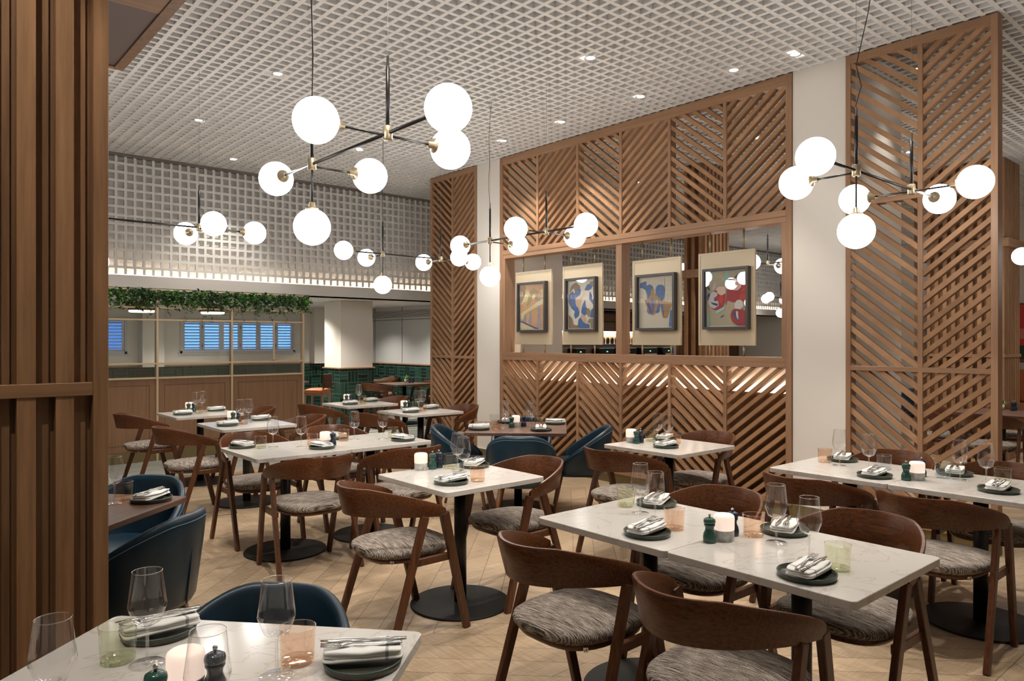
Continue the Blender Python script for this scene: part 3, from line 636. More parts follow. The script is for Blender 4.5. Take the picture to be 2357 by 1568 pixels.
def picture(py0, py1, pz0, pz1, fy0, fy1, fz0, fz1, art, label):
    """py0 > py1: left and right edges; X of the panel face 6.06"""
    xc = XS+.09; cyy = (py0+py1)/2
    t = thing('hanging_picture', (xc, cyy, pz0)); tag(t, label, 'picture', 'suspended pictures in the screen window')
    L = lambda y: y-cyy; Z = lambda z: z-pz0
    p = MB().box(0, .022, L(py1), L(py0), 0, Z(pz1)).build('backing_panel', M['panel_beige'], t, bevel=.002)
    e = .022; b = MB()
    for q in ((py1, py0, pz1-e, pz1), (py1, py0, pz0, pz0+e), (py1, py1+e, pz0+e, pz1-e), (py0-e, py0, pz0+e, pz1-e)): b.box(-.004, 0, L(q[0]), L(q[1]), Z(q[2]), Z(q[3]))
    b.build('panel_rim', M['panel_beige'], p)
    for fy in (.20, .80):
        y = L(py1+(py0-py1)*fy)
        MB().tube([(.011, y, Z(pz1)), (.011, y, Z(2.569))], .009, 8).build('hanging_rod', M['brass'], t, smooth=True); MB().tube([(.011, y, 0), (.011, y, Z(1.385))], .009, 8).build('hanging_rod', M['brass'], t, smooth=True)
    D = .06; f = MB(); fw_ = .024
    for q in ((fy1, fy0, fz1-fw_, fz1), (fy1, fy0, fz0, fz0+fw_), (fy1, fy1+fw_, fz0+fw_, fz1-fw_), (fy0-fw_, fy0, fz0+fw_, fz1-fw_)): f.box(-D, -.004, L(q[0]), L(q[1]), Z(q[2]), Z(q[3]))
    f.build('picture_frame', M['dark_frame'], t)
    a0, a1, b0, b1 = fy0-fw_, fy1+fw_, fz0+fw_, fz1-fw_            # a0 left edge (big y)
    m = MB(); m.use(M['cream_mat']); m.box(-.018, -.012, L(a1), L(a0), Z(b0), Z(b1))
    g = .010; a0 -= g; a1 += g; b0 += g; b1 -= g
    m.use(colour(art['bg'])); m.poly([(-.0185, L(a0), Z(b0)), (-.0185, L(a1), Z(b0)), (-.0185, L(a1), Z(b1)), (-.0185, L(a0), Z(b1))])
    for i, (c, pts) in enumerate(art['sh']):
        m.use(colour(c)); k = len(pts); sm = []
        for j in range(k):                                        # soften the corners of each cut-out shape
            p0, p1, p2 = pts[j-1], pts[j], pts[(j+1) % k]
            for s_ in (.32, .12): sm.append((p1[0]+(p0[0]-p1[0])*s_, p1[1]+(p0[1]-p1[1])*s_))
            for s_ in (.12, .32): sm.append((p1[0]+(p2[0]-p1[0])*s_, p1[1]+(p2[1]-p1[1])*s_))
        m.poly([(-.0188-.0003*i, L(a0+(a1-a0)*min(max(q[0], 0), 1)), Z(b0+(b1-b0)*min(max(q[1], 0), 1))) for q in sm])
    m.build('artwork', None, t)
    MB().box(-D+.012, -D+.0135, L(fy1+fw_), L(fy0-fw_), Z(fz0+fw_), Z(fz1-fw_)).build('glazing', M['glass_pane'], t)
picture(6.93, 6.28, 1.487, 2.39, 6.85, 6.34, 1.64, 2.25, A1, 'leftmost hanging picture, orange ochre cut-out shapes in charcoal frame')
picture(6.09, 5.47, 1.487, 2.40, 6.01, 5.53, 1.64, 2.25, A2, 'second hanging picture, blue white and brown leaf shapes')
picture(5.04, 4.42, 1.487, 2.38, 4.96, 4.46, 1.64, 2.22, A3, 'third hanging picture, blue arches and tan lantern shapes on cream')
picture(4.21, 3.60, 1.487, 2.38, 4.13, 3.64, 1.64, 2.22, A4, 'rightmost hanging picture, red fruit shapes on sand ground')

# ------------------------------------------------------------------ furniture prototypes
def superell(a, b, n, p=2.6, t0=0, t1=2*PI, closed=True):
    out = []
    for i in range(n):
        t = t0+(t1-t0)*i/(n if closed else n-1); c, s_ = math.cos(t), math.sin(t)
        out.append((a*math.copysign(abs(c)**(2/p), c), b*math.copysign(abs(s_)**(2/p), s_)))
    return out
def pad(b, cx, hx, hy, z0, z1, p=3.2, n=40, taper=.0, dome=.02):
    """upholstered pad with rounded edge; outline narrower towards the back"""
    prof = [(.80, 0), (.955, .03), (.992, .25), (1.0, .5), (.985, .75), (.94, .92), (.86, 1.0), (.6, 1.0+dome/(z1-z0)*.6), (.3, 1.0+dome/(z1-z0)*.9)]
    n0 = len(b.v); ol = superell(1, 1, n, p)
    for k, (s_, h) in enumerate(prof):
        for x, y in ol: b.v.append((cx+x*hx*s_, y*hy*s_*(1-taper*(1-x)/2), z0+(z1-z0)*h))
    for i in range(len(prof)-1):
        for j in range(n): a = n0+i*n+j; c = n0+i*n+(j+1) % n; b.face((a, c, c+n, a+n))
    b.face([n0+j for j in range(n)][::-1]); b.face([n0+(len(prof)-1)*n+j for j in range(n)])
    return b
def make_chair():
    t = thing('dining_chair')
    pad(MB(), -.02, .245, .240, .420, .468, 3.0, 44, .10).build('seat_cushion', M['fabric'], t, smooth=True)
    b = MB(); pad(b, -.02, .222, .222, .392, .432, 3.0, 36, .10, 0)
    sf = b.build('seat_frame', M['walnut_leg'], t, smooth=True)
    bd = MB(); bd.use(M['chrome']); Rm = Matrix.Translation((-.180, -.192, .409)) @ Matrix.Rotation(math.radians(48), 4, 'Z'); bd.box(-.005, 0, -.009, .009, -.009, .009, Rm)
    bd.use(M['black']); bd.box(-.0056, -.005, -.005, -.0025, -.006, .006, Rm); bd.box(-.0056, -.005, .0025, .005, -.006, .000, Rm); bd.box(-.0056, -.005, -.003, .003, -.001, .001, Rm); bd.build('maker_badge', None, sf)
    for s_ in (-1, 1):
        b = MB(); b.tone = .3*s_
        b.bar((.238, s_*.254, 0), (.082, s_*.271, .640), .028, .040, .028, .050, up=(1, 0, .24)); b.build('leg', M['walnut_leg'], t, bevel=.005, seg=2)
        b = MB(); b.tone = -.3*s_
        b.bar((-.232, s_*.282, 0), (-.030, s_*.262, .632), .026, .036, .026, .044, up=(1, 0, -.3)); b.build('leg', M['walnut_leg'], t, bevel=.004, seg=2)
        b = MB(); b.bar((-.108, s_*.256, .403), (.142, s_*.250, .403), .024, .038); b.build('side_rail', M['walnut_leg'], t, bevel=.003, seg=1)
    # curved back band
    secs = []; N = 41; path = []
    def plan(ph):
        c, s_ = math.cos(ph), math.sin(ph)
        return Vector((.085-.420*abs(c)**.98, .274*math.copysign(abs(s_)**1.06, s_), 0))
    for i in range(N):
        ph = -PI/2 + PI*i/(N-1); p = plan(ph); q = plan(min(ph+.02, PI/2)); r = plan(max(ph-.02, -PI/2)); tg = (q-r).normalized(); nn = Vector((tg.y, -tg.x, 0))
        if nn.x*(p.x-.0)+nn.y*p.y < 0: nn = -nn
        c = max(math.cos(ph), 0)**.75; zt = .664+.124*min(1, c*1.12)**1.0; zb = .620+.022*min(1, c*1.3)-.0
        lean = .030*c; th = .0085; sec = []
        for (z, o_, e) in ((zb, 0, 1), (zb+.006, 0, 1.25), ((zb+zt)/2, lean*.5, 1.25), (zt-.006, lean, 1.25), (zt, lean, .8), (zt, lean, -.8), (zt-.006, lean, -1.25), ((zb+zt)/2, lean*.5, -1.25), (zb+.006, 0, -1.25), (zb, 0, -1)):
            v = p+nn*(o_+th*e*.8); v.z = z; sec.append(v)
        secs.append(sec); path.append(p)
    bb = MB().sweep(path, secs).build('back_band', M['walnut'], t, smooth=True); autosmooth(bb, 50)
    seal(t); return t
CHAIR = make_chair()
def make_tub():
    t = thing('tub_chair'); N = 49
    secs = []; path = []; rim = []; A = math.radians(112)
    def plan(ph, k=1.0):
        c, s_ = math.cos(ph), math.sin(ph)
        return Vector((.02-.285*k*math.copysign(abs(c)**.92, c), .268*k*math.copysign(abs(s_)**.92, s_), 0))
    for i in range(N):
        ph = -A+2*A*i/(N-1); p = plan(ph); tg = (plan(ph+.02)-plan(ph-.02)).normalized(); nn = Vector((tg.y, -tg.x, 0))
        if nn.dot(p-Vector((.02, 0, 0))) < 0: nn = -nn
        a = abs(ph)/A; f = 1-max(0, (a-.16)/.84)**1.6; zt = .475+.290*f; zb = .345; lean = .022*f; th = .019; sec = []
        H = zt-zb
        for (h, o_, e) in ((0, -.035, .9), (.06, -.022, 1), (.35, -.006, 1), (.7, lean*.6, 1), (.93, lean, 1.0), (.985, lean, .72), (1.0, lean, 0), (.985, lean, -.72), (.93, lean, -1), (.6, lean*.5, -1), (.25, -.008, -1), (0, -.035, -.9)):
            v = p+nn*(o_+th*e); v.z = zb+H*h; sec.append(v)
        secs.append(sec); path.append(p); r_ = p+nn*(lean+th*.98); r_.z = zb+H*.915; rim.append(r_)
    sh = MB().sweep(path, secs).build('shell', M['leather'], t, smooth=True)
    MB().tube(rim, .0022, 5).build('stitched_seam', M['stitch'], sh, smooth=True)
    pb = plan(0)+Vector((-.019-.012, 0, 0)); MB().tube([(pb.x+.032, 0, .355), (pb.x+.014, 0, .50), (pb.x+.003, 0, .64), (pb.x-.004, 0, .745)], .0035, 6).build('back_seam', M['leather'], sh, smooth=True)
    pad(MB(), .03, .245, .222, .37, .455, 3.4, 40, .05).build('seat_cushion', M['leather'], t, smooth=True)
    pad(MB(), .0, .225, .215, .325, .372, 3.0, 30, .05, 0).build('seat_base', M['leather'], t, smooth=True)
    for sx in (-1, 1):
        for sy in (-1, 1): MB().tube([(sx*.150+.01, sy*.155, .335), (sx*.215+.01, sy*.215, 0)], [.021, .0115], 12).build('leg', M['leg_light'], t, smooth=True)
    seal(t); return t
TUB = make_tub()
def make_table(name, size, top, rd=.29, th=.028):
    t = thing(name); h = size/2
    b = MB(); rc = .022; ol = []
    for cx_, cy_, a0 in ((h-rc, h-rc, 0), (-h+rc, h-rc, PI/2), (-h+rc, -h+rc, PI), (h-rc, -h+rc, 3*PI/2)):
        ol += [(cx_+rc*math.cos(a0+k*PI/12), cy_+rc*math.sin(a0+k*PI/12)) for k in range(7)]
    n = len(ol); b.v += [(x, y, .745-th) for x, y in ol]+[(x, y, .745) for x, y in ol]; b.face(range(n, 2*n)); b.face(list(range(n))[::-1])
    for k in range(n): b.face((k, (k+1) % n, n+(k+1) % n, n+k))
    b.build('tabletop', top, t, bevel=.003, seg=2)
    MB().box(-.2, .2, -.2, .2, .745-th-.008, .745-th-.001).build('mounting_plate', M['black'], t)
    MB().lathe([(.036, .012), (.036, .708)], 28).build('pedestal', M['black'], t, smooth=True)
    o = MB().lathe([(rd-.004, 0), (rd, .004), (rd, .008), (rd-.004, .012), (.04, .014), (.036, .016)], 56).build('base_disc', M['black_disc'], t, smooth=True); autosmooth(o, 30)
    seal(t); return t
TW = make_table('dining_table', .70, M['quartz']); TA = make_table('dining_table', .90, M['quartz'], .33); TB = make_table('dining_table', .88, M['brown_top'], .33); 
TF = make_table('dining_table', .80, M['brown_top'])

TN = dict(A='nearest white table at lower left', B='brown table half hidden by slatted column', T1a='front double white table, its left half', T1b='front double white table, its right half',
          T2a='rear double white table at right, its left half', T2b='rear double white table at right, its right half', T3='small white table in room centre', T4='small white table before picture screen',
          T5='brown table with four blue chairs', T6a='long white double table left of centre, left half', T6b='long white double table left of centre, right half', T7='white table second from oak partition',
          T8='white table closest to oak partition', T9='white table beside green tiled column', T10='white table before narrow slat screen')
RA = math.atan2(.664, .748)                       # turned tables: local x axis points away from the camera
TP = dict(A=(.81+(-.748*.45), 1.985-.664*.45, RA), B=(.555, 3.90, RA), T1a=(2.56, 2.034, 0), T1b=(2.56, 1.332, 0), T2a=(4.52, 2.034, 0), T2b=(4.52, 1.332, 0), T3=(2.56, 3.42, 0), T4=(4.50, 3.39, 0), T5=(4.40, 5.0, PI/4),
          T6a=(2.235, 5.11, 0), T6b=(2.937, 5.11, 0), T7=(2.63, 6.89, 0), T8=(2.63, 8.22, 0), T9=(4.56, 8.19, 0), T10=(4.58, 6.86, 0))
for k, (x, y, r) in TP.items():
    pr = TA if k == 'A' else TB if k in ('B', 'T5') else TW; lab = TN[k] if k in ('A', 'B', 'T5') else TN[k]
    place(pr, x, y, r, ('square ' + lab) if 'half' not in lab or k == 'B' else lab, 'table', 'dining tables')
# wooden chairs: x, y, facing, label
E, Wd, Nn, Ss = 0.0, PI, PI/2, -PI/2
CH = [(2.115, 2.02, E, 'walnut chair at near side of front double table, left one'), (2.10, 1.34, E+.02, 'walnut chair at near side of front double table, right one cut by frame'),
      (2.93, 2.05, Wd, 'walnut chair at far side of front double table, left one'), (2.93, 1.35, Wd, 'walnut chair at far side of front double table, under its right end'),
      (4.09, 2.03, E, 'walnut chair at near side of rear right double table, left one'), (4.07, 1.38, E-.03, 'walnut chair at near side of rear right double table, right one with badge'),
      (4.90, 2.00, Wd, 'walnut chair at far side of rear right double table, left one'), (4.88, 1.37, Wd, 'walnut chair at far side of rear right double table, right one'),
      (2.14, 3.37, E-.03, 'walnut chair pulled to near side of centre white table'), (2.90, 3.37, Wd, 'walnut chair on far side of centre white table'),
      (4.05, 3.40, E, 'walnut chair at near side of white table before picture screen'), (4.87, 3.42, Wd, 'walnut chair between white table and picture screen'),
      (2.20, 4.66, Nn-.05, 'walnut chair with back to camera at long double table, left one'), (2.88, 4.60, Nn, 'walnut chair with back to camera at long double table, right one'),
      (2.22, 5.56, Ss, 'walnut chair beyond left end of long double table, facing camera'), (2.95, 5.60, Ss, 'walnut chair beyond right half of long double table'),
      (2.13, 6.74, E, 'walnut chair at near side of table second from partition'), (3.02, 6.82, Wd, 'walnut chair on far side of table second from partition'),
      (2.16, 8.26, E, 'walnut chair at near side of table closest to partition'), (3.02, 8.05, Wd, 'walnut chair on far side of table closest to partition'),
      (4.09, 8.13, E, 'walnut chair left of the table beside green column'), (5.00, 8.40, Wd, 'walnut chair right of the table beside green column'),
      (4.09, 6.82, E, 'walnut chair left of the table before narrow screen'), (4.92, 6.78, Wd, 'walnut chair right of the table before narrow screen')]
for x, y, r, lab in CH: place(CHAIR, x, y, r, lab, 'chair', 'walnut dining chairs')
RB = math.atan2(.756, .654)
TU = [(.76, 2.03, RA+PI, 'blue leather tub chair beyond the nearest white table'), (.86, 3.62, math.atan2(.748, -.664), 'large blue leather tub chair seen from behind beside slatted column'),
      (.98, 4.31, RA+PI, 'blue leather tub chair behind the partly hidden brown table'), (4.08, 4.60, PI/4, 'blue leather tub chair with its back to camera at brown table'),
      (4.80, 4.62, 3*PI/4, 'blue leather tub chair right of the brown table'), (4.03, 5.33, -PI/4, 'blue leather tub chair left of the brown table'), (4.74, 5.34, -3*PI/4, 'blue leather tub chair behind the brown table, top just showing'),
      (-.10, 1.98, -.72, 'blue leather tub chair at the bottom left corner, a sliver')]
for x, y, r, lab in TU: place(TUB, x, y, r, lab, 'chair', 'blue leather tub chairs')
# next room and back room furniture
for x, y, r, lab in ((9.35, 2.55, 0, 'brown table seen right of the tall screen'), (11.7, 4.9, 0, 'brown table seen through the tall screen'), (7.35, 11.55, 0, 'right brown table in the green tiled back room'), (7.30, 13.1, 0, 'left brown table in the green tiled back room'), (5.9, 13.7, 0, 'brown table top seen left of the green column')):
    place(TF, x, y, r, lab, 'table', 'distant brown tables')
for x, y, r, lab in ((8.8, 2.5, E, 'walnut chair left of brown table beyond tall screen'), (9.9, 2.6, Wd, 'walnut chair behind brown table beyond tall screen'), (9.3, 3.05, Ss, 'walnut chair at far end of brown table beyond tall screen'),
                     (6.83, 11.5, E, 'distant walnut chair before the right back room table'), (7.83, 11.6, Wd, 'distant walnut chair behind the right back room table'), (6.80, 12.95, E, 'distant walnut chair before the left back room table'), (7.82, 13.1, Wd, 'distant walnut chair behind the left back room table'), (5.42, 13.3, E, 'distant walnut chair left of the green column')):
    place(CHAIR, x, y, r, lab, 'chair', 'distant walnut chairs')
for x, y, r, lab in ((11.2, 4.6, E+.5, 'blue chair seen through lower slats of tall screen, left'), (11.6, 5.5, Ss, 'blue chair seen through lower slats of tall screen, far'), (12.3, 4.7, Wd, 'blue chair seen through lower slats of tall screen, right')):
    place(TUB, x, y, r, lab, 'chair', 'distant blue chairs')
def stool(x, y, r, lab):
    t = thing('bar_stool', (x, y, 0), r); tag(t, lab, 'stool')
    pad(MB(), 0, .18, .19, .70, .76, 3.2, 28).build('seat', M['orange'], t, smooth=True); MB().box(-.16, .16, -.165, .165, .665, .70).build('seat_frame', M['oak_x'], t)
    for a in (-1, 1):
        for b_ in (-1, 1): MB().bar((a*.14, b_*.145, .67), (a*.17, b_*.175, 0), .03, .03, .022, .022).build('leg', M['oak_v'], t)
        MB().bar((a*.155, -.16, .25), (a*.155, .16, .25), .018, .018).build('footrest', M['oak_y'], t)
    MB().box(-.18, -.155, -.17, .17, .78, 1.0).build('backrest', M['walnut'], t)
    for b_ in (-1, 1): MB().bar((-.15, b_*.14, .68), (-.168, b_*.14, .98), .02, .02).build('back_post', M['oak_v'], t)
stool(5.30, 10.9, 2.3, 'orange seated oak bar stool left of the green tiled column')
# ------------------------------------------------------------------ tableware prototypes
def make_wine():
    t = thing('wine_glass')
    b = MB(); b.lathe([(.030, .104+.0), (.0425, .137), (.0440, .1435), (.0428, .152), (.0335, .226)], 32, cap0=False, cap1=False)
    b.lathe([(.006, .092), (.016, .096), (.030, .104)], 32, cap0=True, cap1=False); bowl = b.build('bowl', M['glass'], t, smooth=True)
    MB().lathe([(.0342, .2252), (.0346, .2262), (.0338, .2270), (.0330, .2262), (.0334, .2252)], 32, cap0=False, cap1=False).build('rim', M['glass_rim'], bowl, smooth=True)
    MB().lathe([(.007, .006), (.0042, .016), (.0036, .05), (.0042, .085), (.008, .097), (.0165, .103)], 12, cap0=False, cap1=False).build('stem', M['glass_solid'], t, smooth=True)
    MB().lathe([(.0395, .0), (.0405, .001), (.039, .0022), (.015, .0035), (.007, .006)], 32, cap0=False, cap1=False).build('foot', M['glass'], t, smooth=True)
    seal(t); return t
def make_tumbler(k):
    t = thing('tumbler')
    MB().lathe([(.0385, .008), (.0400, .012), (.0432, .088)], 32, cap0=False, cap1=False).build('wall', M['glass_'+k], t, smooth=True)
    MB().lathe([(.0365, .0), (.0390, .003), (.0395, .011), (.037, .0115)], 32).build('base', M['glass_%s_base' % k], t, smooth=True)
    MB().lathe([(.0426, .0868), (.0440, .0872), (.0442, .0886), (.0428, .0888)], 32, cap0=False, cap1=False).build('rim', M['glass_rim'], t, smooth=True)
    seal(t); return t
def make_plate():
    t = thing('side_plate')
    MB().lathe([(.087, 0), (.0915, .002), (.0950, .016), (.0950, .0185), (.0922, .0185), (.0895, .008), (.0865, .006), (.045, .0055)], 48).build('plate_body', M['plate'], t, smooth=True)
    MB().lathe([(.0954, .0158), (.0957, .0180), (.0940, .0196), (.0917, .0188), (.0920, .0172)], 48, cap0=False, cap1=False).build('glazed_rim', M['teal_rim'], t, smooth=True)
    seal(t); return t
def make_napkin():
    b = MB(); rnd = random.Random(2); nx, n = 9, 9
    for lay, (z, sc_, dy) in enumerate(((0, 1.0, .002), (.0080, .985, -.001), (.0165, .97, .003))):
        hx, hy, th = .096*sc_, .047*sc_, .0088; n0 = len(b.v)
        prof = [(.0, -1), (.90, -1), (1.0, -.5), (1.02, 0), (1.0, .5), (.90, 1), (.0, 1)]; ol = superell(1, 1, 36, 7)
        for k, (s_, h) in enumerate([(.5, -1), (.93, -1), (.985, -.55), (1.0, 0), (.985, .55), (.93, 1), (.6, 1.05), (.3, 1.0)]):
            for x, y in ol:
                wob = .0016*math.sin(x*5+lay*2)+.001*math.sin(y*9+x*3+lay)
                b.v.append((x*hx*s_, y*hy*s_*(1+.03*math.sin(x*4+lay))+dy, z+th/2+h*th/2+wob))
        for i in range(7):
            for j in range(36): a = n0+i*36+j; c = n0+i*36+(j+1) % 36; b.face((a, c, c+36, a+36))
        b.face([n0+j for j in range(36)][::-1]); b.face([n0+7*36+j for j in range(36)])
    return b.build('napkin', M['napkin'], None, smooth=True)
def make_fork():
    b = MB(); zc = lambda x: .0035+.006*math.exp(-((x-.045)/.03)**2)+.002*math.sin(x*15)
    def ribbon(pts, th=.0022):
        secs = []
        for x, y, w_, z in pts: secs.append([(x, y-w_, z), (x, y+w_, z), (x, y+w_*.8, z+th), (x, y-w_*.8, z+th)])
        b.sweep(None, secs)
    ribbon([(-.098, 0, .006, .001), (-.090, 0, .009, .001), (-.06, 0, .0065, .002), (-.01, 0, .0032, .004), (.02, 0, .0030, .006), (.032, 0, .009, .006), (.045, 0, .0115, .0045), (.052, 0, .012, .0038)])
    for k in range(4): y = -.0098+k*.0065; ribbon([(.050, y, .0021, .0038), (.075, y, .0017, .0032), (.096, y, .0009, .0062)])
    return b.build('fork', M['chrome'], None, smooth=True)
def make_knife():
    b = MB()
    def ribbon(pts, th=.003):
        secs = []
        for x, y0, y1, z in pts: secs.append([(x, y0, z), (x, y1, z), (x, y1-.0005, z+th), (x, y0+.0005, z+th)])
        b.sweep(None, secs)
    ribbon([(-.105, -.005, .005, .001), (-.10, -.008, .008, .001), (-.06, -.0055, .0055, .001), (-.01, -.004, .004, .001), (.0, -.005, .005, .001), (.012, -.004, .009, .0015), (.06, -.004, .010, .0015), (.085, -.003, .008, .0015), (.104, .001, .003, .0015)])
    return b.build('dinner_knife', M['chrome'], None, smooth=True)
def make_mill(mat, nm):
    t = thing('pepper_mill')
    MB().lathe([(.024, 0), (.0255, .002), (.0255, .024), (.0235, .028), (.0245, .031), (.022, .036), (.0165, .050), (.0175, .060), (.0215, .066), (.0215, .070), (.019, .0715)], 24).build('body', mat, t, smooth=True)
    MB().lathe([(.018, .0725), (.0225, .0745), (.0235, .082), (.0215, .090), (.014, .0945), (.004, .0955)], 24).build('cap', mat, t, smooth=True)
    MB().lathe([(.003, .0955), (.003, .100), (.0055, .102), (.0062, .1055), (.0045, .109), (.001, .1105)], 12).build('steel_knob', M['chrome'], t, smooth=True)
    seal(t); return t
def make_candle():
    t = thing('table_lamp')
    MB().lathe([(.0385, 0), (.0395, .001), (.0395, .040), (.0385, .041)], 32).build('marble_base', M['marble_grey'], t, smooth=False, bevel=0)
    MB().lathe([(.0385, .0415), (.0400, .043), (.0405, .088), (.0385, .097), (.033, .101), (.015, .1022)], 32).build('opal_shade', M['candle_glow'], t, smooth=True)
    seal(t); return t
WG = make_wine(); TUMB = {k: make_tumbler(k) for k in ('amber', 'green', 'blue')}; PL = make_plate(); NP = make_napkin(); FK = make_fork(); KN = make_knife()
MG = make_mill(M['green_mill'], 'g'); MN = make_mill(M['navy_mill'], 'n'); CN = make_candle()
for o in (NP, FK, KN): KIDS[o.name] = []
ITEMS = []
ZT = .7455
def put(kind, tb, x, y, r=0.0, z=ZT): ITEMS.append((kind, tb, x, y, r, z))
def setting(tb, x, y, ang, jit=0.0, off=0.0):
    """plate with folded napkin, fork and knife, cutlery pointing along ang"""
    put('plate', tb, x, y, ang); ca, sa = math.cos(ang+jit), math.sin(ang+jit)
    nx, ny = x-sa*off, y+ca*off
    put('napkin', tb, nx, ny, ang+jit, ZT+.0200)
    put('fork', tb, nx-sa*.013+ca*.004, ny+ca*.013+sa*.004, ang+jit+.06, ZT+.0475); put('knife', tb, nx+sa*.015, ny-ca*.015, ang+jit-.05, ZT+.0475)
# nearest table
put('wine', 'A', .49, 1.92); put('wine', 'A', .70, 1.65); put('wine', 'A', .262, 1.715); put('wine', 'A', .477, 1.447)
put('green', 'A', .44, 1.985); put('amber', 'A', .77, 1.69); put('lamp', 'A', .511, 1.695); put('mill_g', 'A', .434, 1.637); put('mill_n', 'A', .560, 1.652)
setting('A', .565, 2.10, PI+.06, -.12, .01); setting('A', .885, 1.575, PI-.62, .05, -.012)
put('amber', 'B', 0.911, 3.992)
put('wine', 'B', 0.854, 3.921)
setting('B', 1.005, 3.869, PI+.72, 0.0, 0.0)
put('wine', 'T3', 2.637, 3.551)
put('wine', 'T3', 2.553, 3.380)
put('amber', 'T3', 2.526, 3.214)
put('green', 'T3', 2.655, 3.650)
put('mill_g', 'T3', 2.559, 3.702)
put('mill_n', 'T3', 2.616, 3.716)
put('lamp', 'T3', 2.490, 3.726)
setting('T3', 2.379, 3.263, .12, 0.05, 0.0)
setting('T3', 2.801, 3.598, PI+.5, 0.1, 0.0)
put('wine', 'T1a', 2.615, 2.130)
put('wine', 'T1a', 2.496, 1.953)
put('green', 'T1a', 2.675, 2.266)
put('amber', 'T1a', 2.500, 1.856)
put('amber', 'T1b', 2.656, 1.585)
put('wine', 'T1b', 2.634, 1.474)
put('wine', 'T1b', 2.510, 1.277)
put('green', 'T1b', 2.483, 1.162)
put('mill_g', 'T1b', 2.446, 1.649)
put('mill_n', 'T1b', 2.601, 1.646)
put('lamp', 'T1b', 2.517, 1.631)
setting('T1a', 2.347, 1.876, .05, 0.12, 0.0)
setting('T1a', 2.809, 2.190, PI+.4, 0.0, 0.0)
setting('T1b', 2.802, 1.532, PI+.35, 0.0, 0.0)
setting('T1b', 2.331, 1.195, .0, 0.1, -0.01)
put('amber', 'T2a', 4.616, 2.244)
put('blue', 'T2a', 4.633, 1.883)
put('blue', 'T2b', 4.610, 1.550)
put('green', 'T2b', 4.647, 1.264)
put('wine', 'T2a', 4.557, 2.121)
put('wine', 'T2a', 4.472, 1.905)
put('wine', 'T2b', 4.602, 1.459)
put('wine', 'T2b', 4.537, 1.311)
put('mill_g', 'T2b', 4.370, 1.657)
put('mill_n', 'T2b', 4.567, 1.647)
put('lamp', 'T2b', 4.434, 1.623)
setting('T2a', 4.764, 2.199, PI+.3, 0.0, 0.0)
setting('T2a', 4.340, 1.817, .0, 0.1, 0.0)
setting('T2b', 4.764, 1.538, PI+.25, 0.0, 0.0)
setting('T2b', 4.402, 1.217, .0, 0.1, 0.0)
put('lamp', 'T4', 4.398, 3.674)
put('mill_g', 'T4', 4.377, 3.603)
put('mill_n', 'T4', 4.436, 3.611)
put('green', 'T4', 4.549, 3.605)
put('amber', 'T4', 4.605, 3.407)
put('wine', 'T4', 4.527, 3.517)
put('wine', 'T4', 4.514, 3.410)
setting('T4', 4.384, 3.330, .0, 0.15, 0.0)
setting('T4', 4.703, 3.586, PI+.3, 0.0, 0.0)
put('amber', 'T5', 4.117, 4.969)
put('amber', 'T5', 4.711, 5.055)
put('blue', 'T5', 4.393, 5.332)
put('green', 'T5', 4.540, 4.835)
put('wine', 'T5', 4.231, 4.986)
put('wine', 'T5', 4.400, 5.182)
put('wine', 'T5', 4.432, 4.850)
put('wine', 'T5', 4.578, 5.038)
put('lamp', 'T5', 4.405, 5.041)
put('mill_g', 'T5', 4.327, 5.007)
put('mill_n', 'T5', 4.460, 4.993)
setting('T5', 4.009, 5.080, -PI/4+.1, 0.0, 0.0)
setting('T5', 4.371, 4.663, PI/4, 0.0, 0.0)
setting('T5', 4.820, 4.946, PI-PI/4, 0.0, 0.0)
setting('T5', 4.548, 5.331, -3*PI/4, 0.0, 0.0)
put('green', 'T6a', 2.101, 5.236)
put('amber', 'T6a', 2.449, 5.116)
put('amber', 'T6b', 2.753, 5.203)
put('green', 'T6b', 3.128, 5.080)
put('wine', 'T6a', 2.192, 5.232)
put('wine', 'T6a', 2.348, 5.092)
put('wine', 'T6b', 2.844, 5.201)
put('wine', 'T6b', 3.037, 5.088)
put('lamp', 'T6a', 2.532, 5.077)
put('mill_n', 'T6a', 2.562, 5.011)
setting('T6a', 2.015, 5.365, -PI/2, 0.2, 0.0)
setting('T6a', 2.442, 4.946, PI/2, 0.1, 0.0)
setting('T6b', 3.118, 4.917, PI/2, 0.1, 0.0)
setting('T6b', 2.770, 5.358, -PI/2, 0.1, 0.0)
put('amber', 'T7', 2.582, 6.848)
put('blue', 'T7', 2.709, 7.042)
put('wine', 'T7', 2.588, 6.938)
put('wine', 'T7', 2.674, 6.958)
put('lamp', 'T7', 2.587, 7.169)
put('mill_g', 'T7', 2.575, 7.093)
put('mill_n', 'T7', 2.638, 7.117)
setting('T7', 2.428, 6.830, .0, 0.1, 0.0)
setting('T7', 2.854, 7.102, PI, 0.2, 0.0)
put('green', 'T8', 2.585, 8.140)
put('amber', 'T8', 2.679, 8.288)
put('wine', 'T8', 2.593, 8.259)
put('wine', 'T8', 2.699, 8.376)
put('lamp', 'T8', 2.599, 8.497)
put('mill_g', 'T8', 2.566, 8.411)
put('mill_n', 'T8', 2.627, 8.430)
setting('T8', 2.431, 8.160, .0, 0.1, 0.0)
setting('T8', 2.851, 8.372, PI, 0.2, 0.0)
put('amber', 'T9', 4.542, 8.093)
put('green', 'T9', 4.663, 8.297)
put('wine', 'T9', 4.575, 8.248)
put('wine', 'T9', 4.658, 8.391)
put('lamp', 'T9', 4.518, 8.460)
put('mill_g', 'T9', 4.471, 8.377)
put('mill_n', 'T9', 4.528, 8.371)
setting('T9', 4.392, 8.132, .0, 0.1, 0.0)
setting('T9', 4.807, 8.363, PI, 0.2, 0.0)
put('green', 'T10', 4.632, 7.028)
